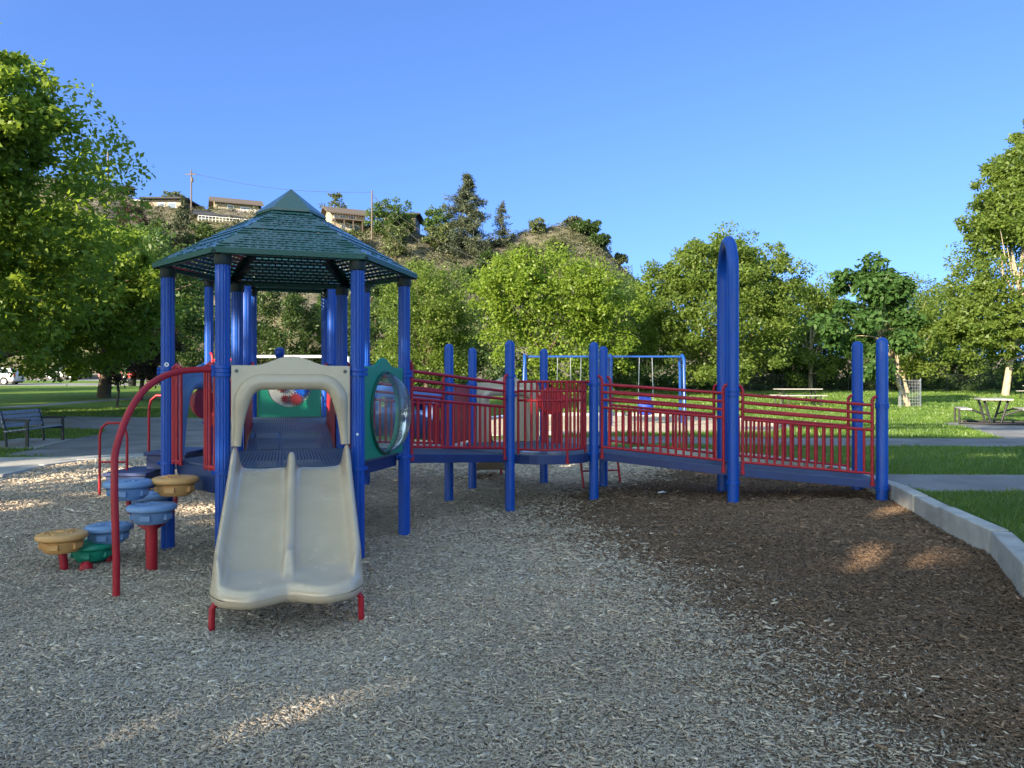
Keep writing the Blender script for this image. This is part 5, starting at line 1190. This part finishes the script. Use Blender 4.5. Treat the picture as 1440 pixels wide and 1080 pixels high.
def tables():
    def make(loc, rz, lab):
        o = thing('picnic_table', (0, 0, 0), lab, 'picnic table', 'picnic tables on the right lawn'); m = MB()
        for i in range(5): m.box((-.32+.16*i, 0, .74), (.15, 2.0, .045))
        m.build('tabletop', M['tabletop'], o, bevel=.005)
        for s in (-1, 1):
            m = MB()
            for i in range(2): m.box((s*(.70+.15*i), 0, .45), (.14, 2.0, .045))
            m.build('bench_seat', M['tabletop'], o, bevel=.005)
        for y in (-.72, .72):
            m = MB()
            for s in (-1, 1):
                m.tube([(s*.30, y, .72), (s*.12, y, .03)], .032, 8); m.tube([(s*.93, y, .44), (s*.93, y, .03)], .028, 8); m.tube([(s*.6, y, .43), (s*.95, y, .43)], .026, 8); m.tube([(s*.2, y, .27), (s*.6, y, .43)], .024, 8)
            m.tube([(-.95, y, .03), (.95, y, .03)], .03, 8); m.tube([(-.36, y, .715), (.36, y, .715)], .026, 8)
            m.build('frame', M['black'], o)
        return o
    a = make((0, 0, 0), 0, 'picnic table with pale top on a paved pad, nearest of the picnic tables'); b = copy_tree(a); c = copy_tree(a)
    place(a, (14.55, 22.6, float(hland(14.5, 22.5))+.005), R(-26)); place(b, (13.2, 34.5, float(hland(13, 34.5))), R(88), 'picnic table far back in front of the fence, left of the caged tree'); place(c, (29.3, 41, float(hland(29, 41))), R(90), 'picnic table at the right photo edge beyond the nearest one')
def cage():
    x, y = 17.55, 33; z = float(hland(x, y)); o = thing('tree_guard', (x, y, z), 'round wire guard around the leaning young trunk', 'tree guard'); m = MB()
    for k in range(22): a = k*2*math.pi/22; m.tube([(x+.42*math.cos(a), y+.42*math.sin(a), z), (x+.42*math.cos(a), y+.42*math.sin(a), z+1.2)], .006, 5)
    for i in range(9): m.tube([(x+.42*math.cos(q*.3927), y+.42*math.sin(q*.3927), z+.05+i*.14) for q in range(16)], .005, 5, closed=True)
    m.build('mesh', M['steel'], o); 
    for e in (-.45, .45): m = MB(); m.tube([(x+e, y-.1, z-.2), (x+e, y-.1, z+1.25)], .025, 6); m.build('stake', M['steel'], o)
def fence():
    x0, x1, y = 15, 44, 54.6; o = thing('chain_link_fence', ((x0+x1)/2, y, 1), 'low dark chain link fence along the back of the right lawn', 'fence'); m = MB()
    zz = lambda x: float(hland(x, y))
    X = np.arange(x0, x1+.1, 2.4)
    for x in X: 
        m = MB(); m.tube([(x, y, zz(x)-.2), (x, y, zz(x)+1.25)], .03, 8); m.build('fence_post', M['dkwood'], o)
    m = MB(); m.tube([(x, y, zz(x)+1.22) for x in X], .022, 8); m.build('top_rail', M['dkwood'], o)
    m = MB(); h = 1.2; st = .11; n = int((x1-x0)/st)
    for i in range(n):
        for s in (1, -1):
            a = x0+i*st; b = a+s*h*.8
            if x0 <= b <= x1: m.tube([(a, y, zz(a)+.03), (b, y, zz(b)+h)], .0035, 3, caps=False)
    m.build('wire_mesh', M['dkwood'], o, smooth=0)
def litter():
    x, y = 1.98, 9.9; z = float(hchip(x, y))+.03; m = MB()
    m.add([(x-.05, y-.02, z), (x+.01, y-.04, z+.012), (x+.06, y, z+.004), (x+.03, y+.035, z+.02), (x-.03, y+.03, z+.008), (x-.05, y-.02, z-.006), (x+.01, y-.04, z+.004), (x+.06, y, z-.002), (x+.03, y+.035, z+.012), (x-.03, y+.03, z)], [(0, 1, 2, 3, 4), (9, 8, 7, 6, 5)]+[(k, 5+k, 5+(k+1) % 5, (k+1) % 5) for k in range(5)])
    tag(m.build('paper_scrap', M['white']), 'small white scrap lying on the dark mulch below the upper ramp', 'litter')
def bin_():
    x, y = -35.6, 70; z = float(hland(x, y)); o = thing('litter_bin', (x, y, z), 'red and dark litter bin by the street left of the front tower', 'bin')
    m = MB(); m.lathe((x, y, z), [(.3, 0), (.33, .05), (.36, .8), (.3, .82)], 20); m.build('body', M['black'], o); m = MB(); m.lathe((x, y, z+.82), [(.37, 0), (.39, .06), (.39, .25), (.28, .42), (.05, .46)], 20); m.build('lid', M['redbright'], o)
    m = MB(); m.box((x, y-.37, z+.98), (.3, .06, .14)); m.build('flap', M['black'], o)
def cars():
    def suv(paint, lab):
        o = thing('parked_car', (0, 0, 0), lab, 'car', 'cars parked on the street'); F = (Vector((0, -.9, 0)), Vector((1, 0, 0)), Z3, Vector((0, 1, 0)))
        def arch(cx, r=.40): return [(cx+r*math.cos(R(a)), .33+r*math.sin(R(a))) for a in range(180, -1, -20)]
        low = [(-2.25, .32)]+arch(-1.35)+arch(1.32)+[(2.2, .32), (2.3, .5), (2.28, .78), (2.2, .98), (1.25, 1.08), (-2.2, 1.12), (-2.32, .95), (-2.33, .5)]
        m = MB(); m.prism(low, F, 1.8); body = m.build('body', paint, o, smooth=40, bevel=.07)
        F2 = (Vector((0, 0, 0)), Vector((1, 0, 0)), Z3, Vector((0, 1, 0)))
        cab = [(-2.2, 1.06), (1.2, 1.04), (.45, 1.58), (.1, 1.66), (-1.5, 1.68), (-1.95, 1.6)]; m = MB(); vs = []
        for y_, sh in ((-.86, 0), (-.7, 1)):
            pass
        lo = [(-2.2, 1.05), (1.25, 1.05)]; hi = [(-1.85, 1.64), (.35, 1.64)]
        ring = [Vector((-2.2, -.86, 1.05)), Vector((1.25, -.86, 1.05)), Vector((1.25, .86, 1.05)), Vector((-2.2, .86, 1.05)), Vector((-1.85, -.68, 1.62)), Vector((.3, -.68, 1.62)), Vector((.3, .68, 1.62)), Vector((-1.85, .68, 1.62)), Vector((-1.5, -.6, 1.7)), Vector((0, -.6, 1.69)), Vector((0, .6, 1.69)), Vector((-1.5, .6, 1.7))]
        m.add(ring, [(0, 1, 5, 4), (1, 2, 6, 5), (2, 3, 7, 6), (3, 0, 4, 7), (4, 5, 9, 8), (5, 6, 10, 9), (6, 7, 11, 10), (7, 4, 8, 11), (8, 9, 10, 11)]); m.build('cabin', paint, o, smooth=40, bevel=.05)
        for s in (-1, 1):
            for u0, u1, t0, t1 in ((.12, .82, .05, .3), (-.85, .04, -.82, 0), (-1.8, -.95, -1.62, -.9)):
                q = [Vector((u0, s*.868, 1.13)), Vector((u1, s*.868, 1.13)), Vector((t1, s*.725, 1.56)), Vector((t0, s*.725, 1.56))]; n_ = Vector((0, s, .3)).normalized()*.012
                m = MB(); m.add([v+n_ for v in q]+[v-n_ for v in q], [(0, 1, 2, 3), (7, 6, 5, 4), (0, 4, 5, 1), (1, 5, 6, 2), (2, 6, 7, 3), (3, 7, 4, 0)]); m.build('window', M['carglass'], o, smooth=0)
            for cx in (-1.35, 1.32):
                m = MB(); Mx = Matrix.Rotation(R(90), 3, 'X'); m.lathe((cx, s*.78+.11, .34), [(.2, 0), (.33, .0), (.34, .03), (.34, .19), (.33, .22), (.2, .22)], 28, M=Mx); wh = m.build('wheel', M['rubber'], o, smooth=40)
                m = MB(); m.lathe((cx, s*.78+.115, .34), [(.05, -.003), (.21, -.003), (.22, .1), (.22, .13), (.21, .232), (.05, .232)], 20, M=Mx); m.build('rim', M['steel'], wh, smooth=40)
            m = MB(); m.box((2.22, s*.66, .8), (.14, .36, .14)); m.build('headlight', M['white'], o, bevel=.02); m = MB(); m.box((-2.27, s*.72, .92), (.14, .24, .22)); m.build('taillight', M['redbright'], o, bevel=.02)
        m = MB(); m.add([Vector((1.2, -.78, 1.1)), Vector((1.2, .78, 1.1)), Vector((.36, .64, 1.6)), Vector((.36, -.64, 1.6))]+[Vector((1.22, -.78, 1.12)), Vector((1.22, .78, 1.12)), Vector((.38, .64, 1.62)), Vector((.38, -.64, 1.62))], [(3, 2, 1, 0), (4, 5, 6, 7), (0, 1, 5, 4), (1, 2, 6, 5), (2, 3, 7, 6), (3, 0, 4, 7)]); m.build('windscreen', M['carglass'], o, smooth=0)
        m = MB(); m.box((0, 0, .3), (4.3, 1.6, .2)); m.build('underbody', M['black'], o, smooth=0); return o
    M['carglass'] = pbr('car_glass', (.015, .02, .025), .06, .1, 1, spec=.8)
    p = pbr('white_car_paint', (.68, .69, .72), .25, .03, 2, coat=.6); p2 = pbr('grey_car_paint', (.22, .23, .26), .25, .03, 2, coat=.6); p3 = pbr('dark_red_car_paint', (.16, .02, .025), .25, .03, 2, coat=.6)
    a = suv(p, 'white sport utility car at the left edge of the photo'); place(a, (-51.8, 75, float(hland(-52, 75))), R(180))
    b = suv(p2, 'grey car behind the trees, nearest to the white car'); place(b, (-57.5, 96, float(hland(-56, 96))), R(176))
    c = suv(p3, 'dark red car farthest along the upper street'); place(c, (-50.0, 95, float(hland(-49, 95))), R(174))
M['wire'] = pbr('wire_black', (.03, .03, .03), .6)
M['tube'] = pbr('blue_tube_plastic', (.03, .10, .33), .4, .1, 4, dirt=.3, dcol=(.1, .18, .35))
M['swingblue'] = pbr('light_blue_powder_coat', (.006, .055, .25), .38, .1, 4, coat=.2)
M['bucket'] = pbr('blue_bucket_plastic', (.012, .05, .42), .45)
veg_mats(); ground_mats()
ground(); kerb(); chips(); grass()
playground(); pods(); swings()
bench(); tables(); cage(); fence(); litter(); bin_(); cars()
hill(); hilltop(); vegetation()
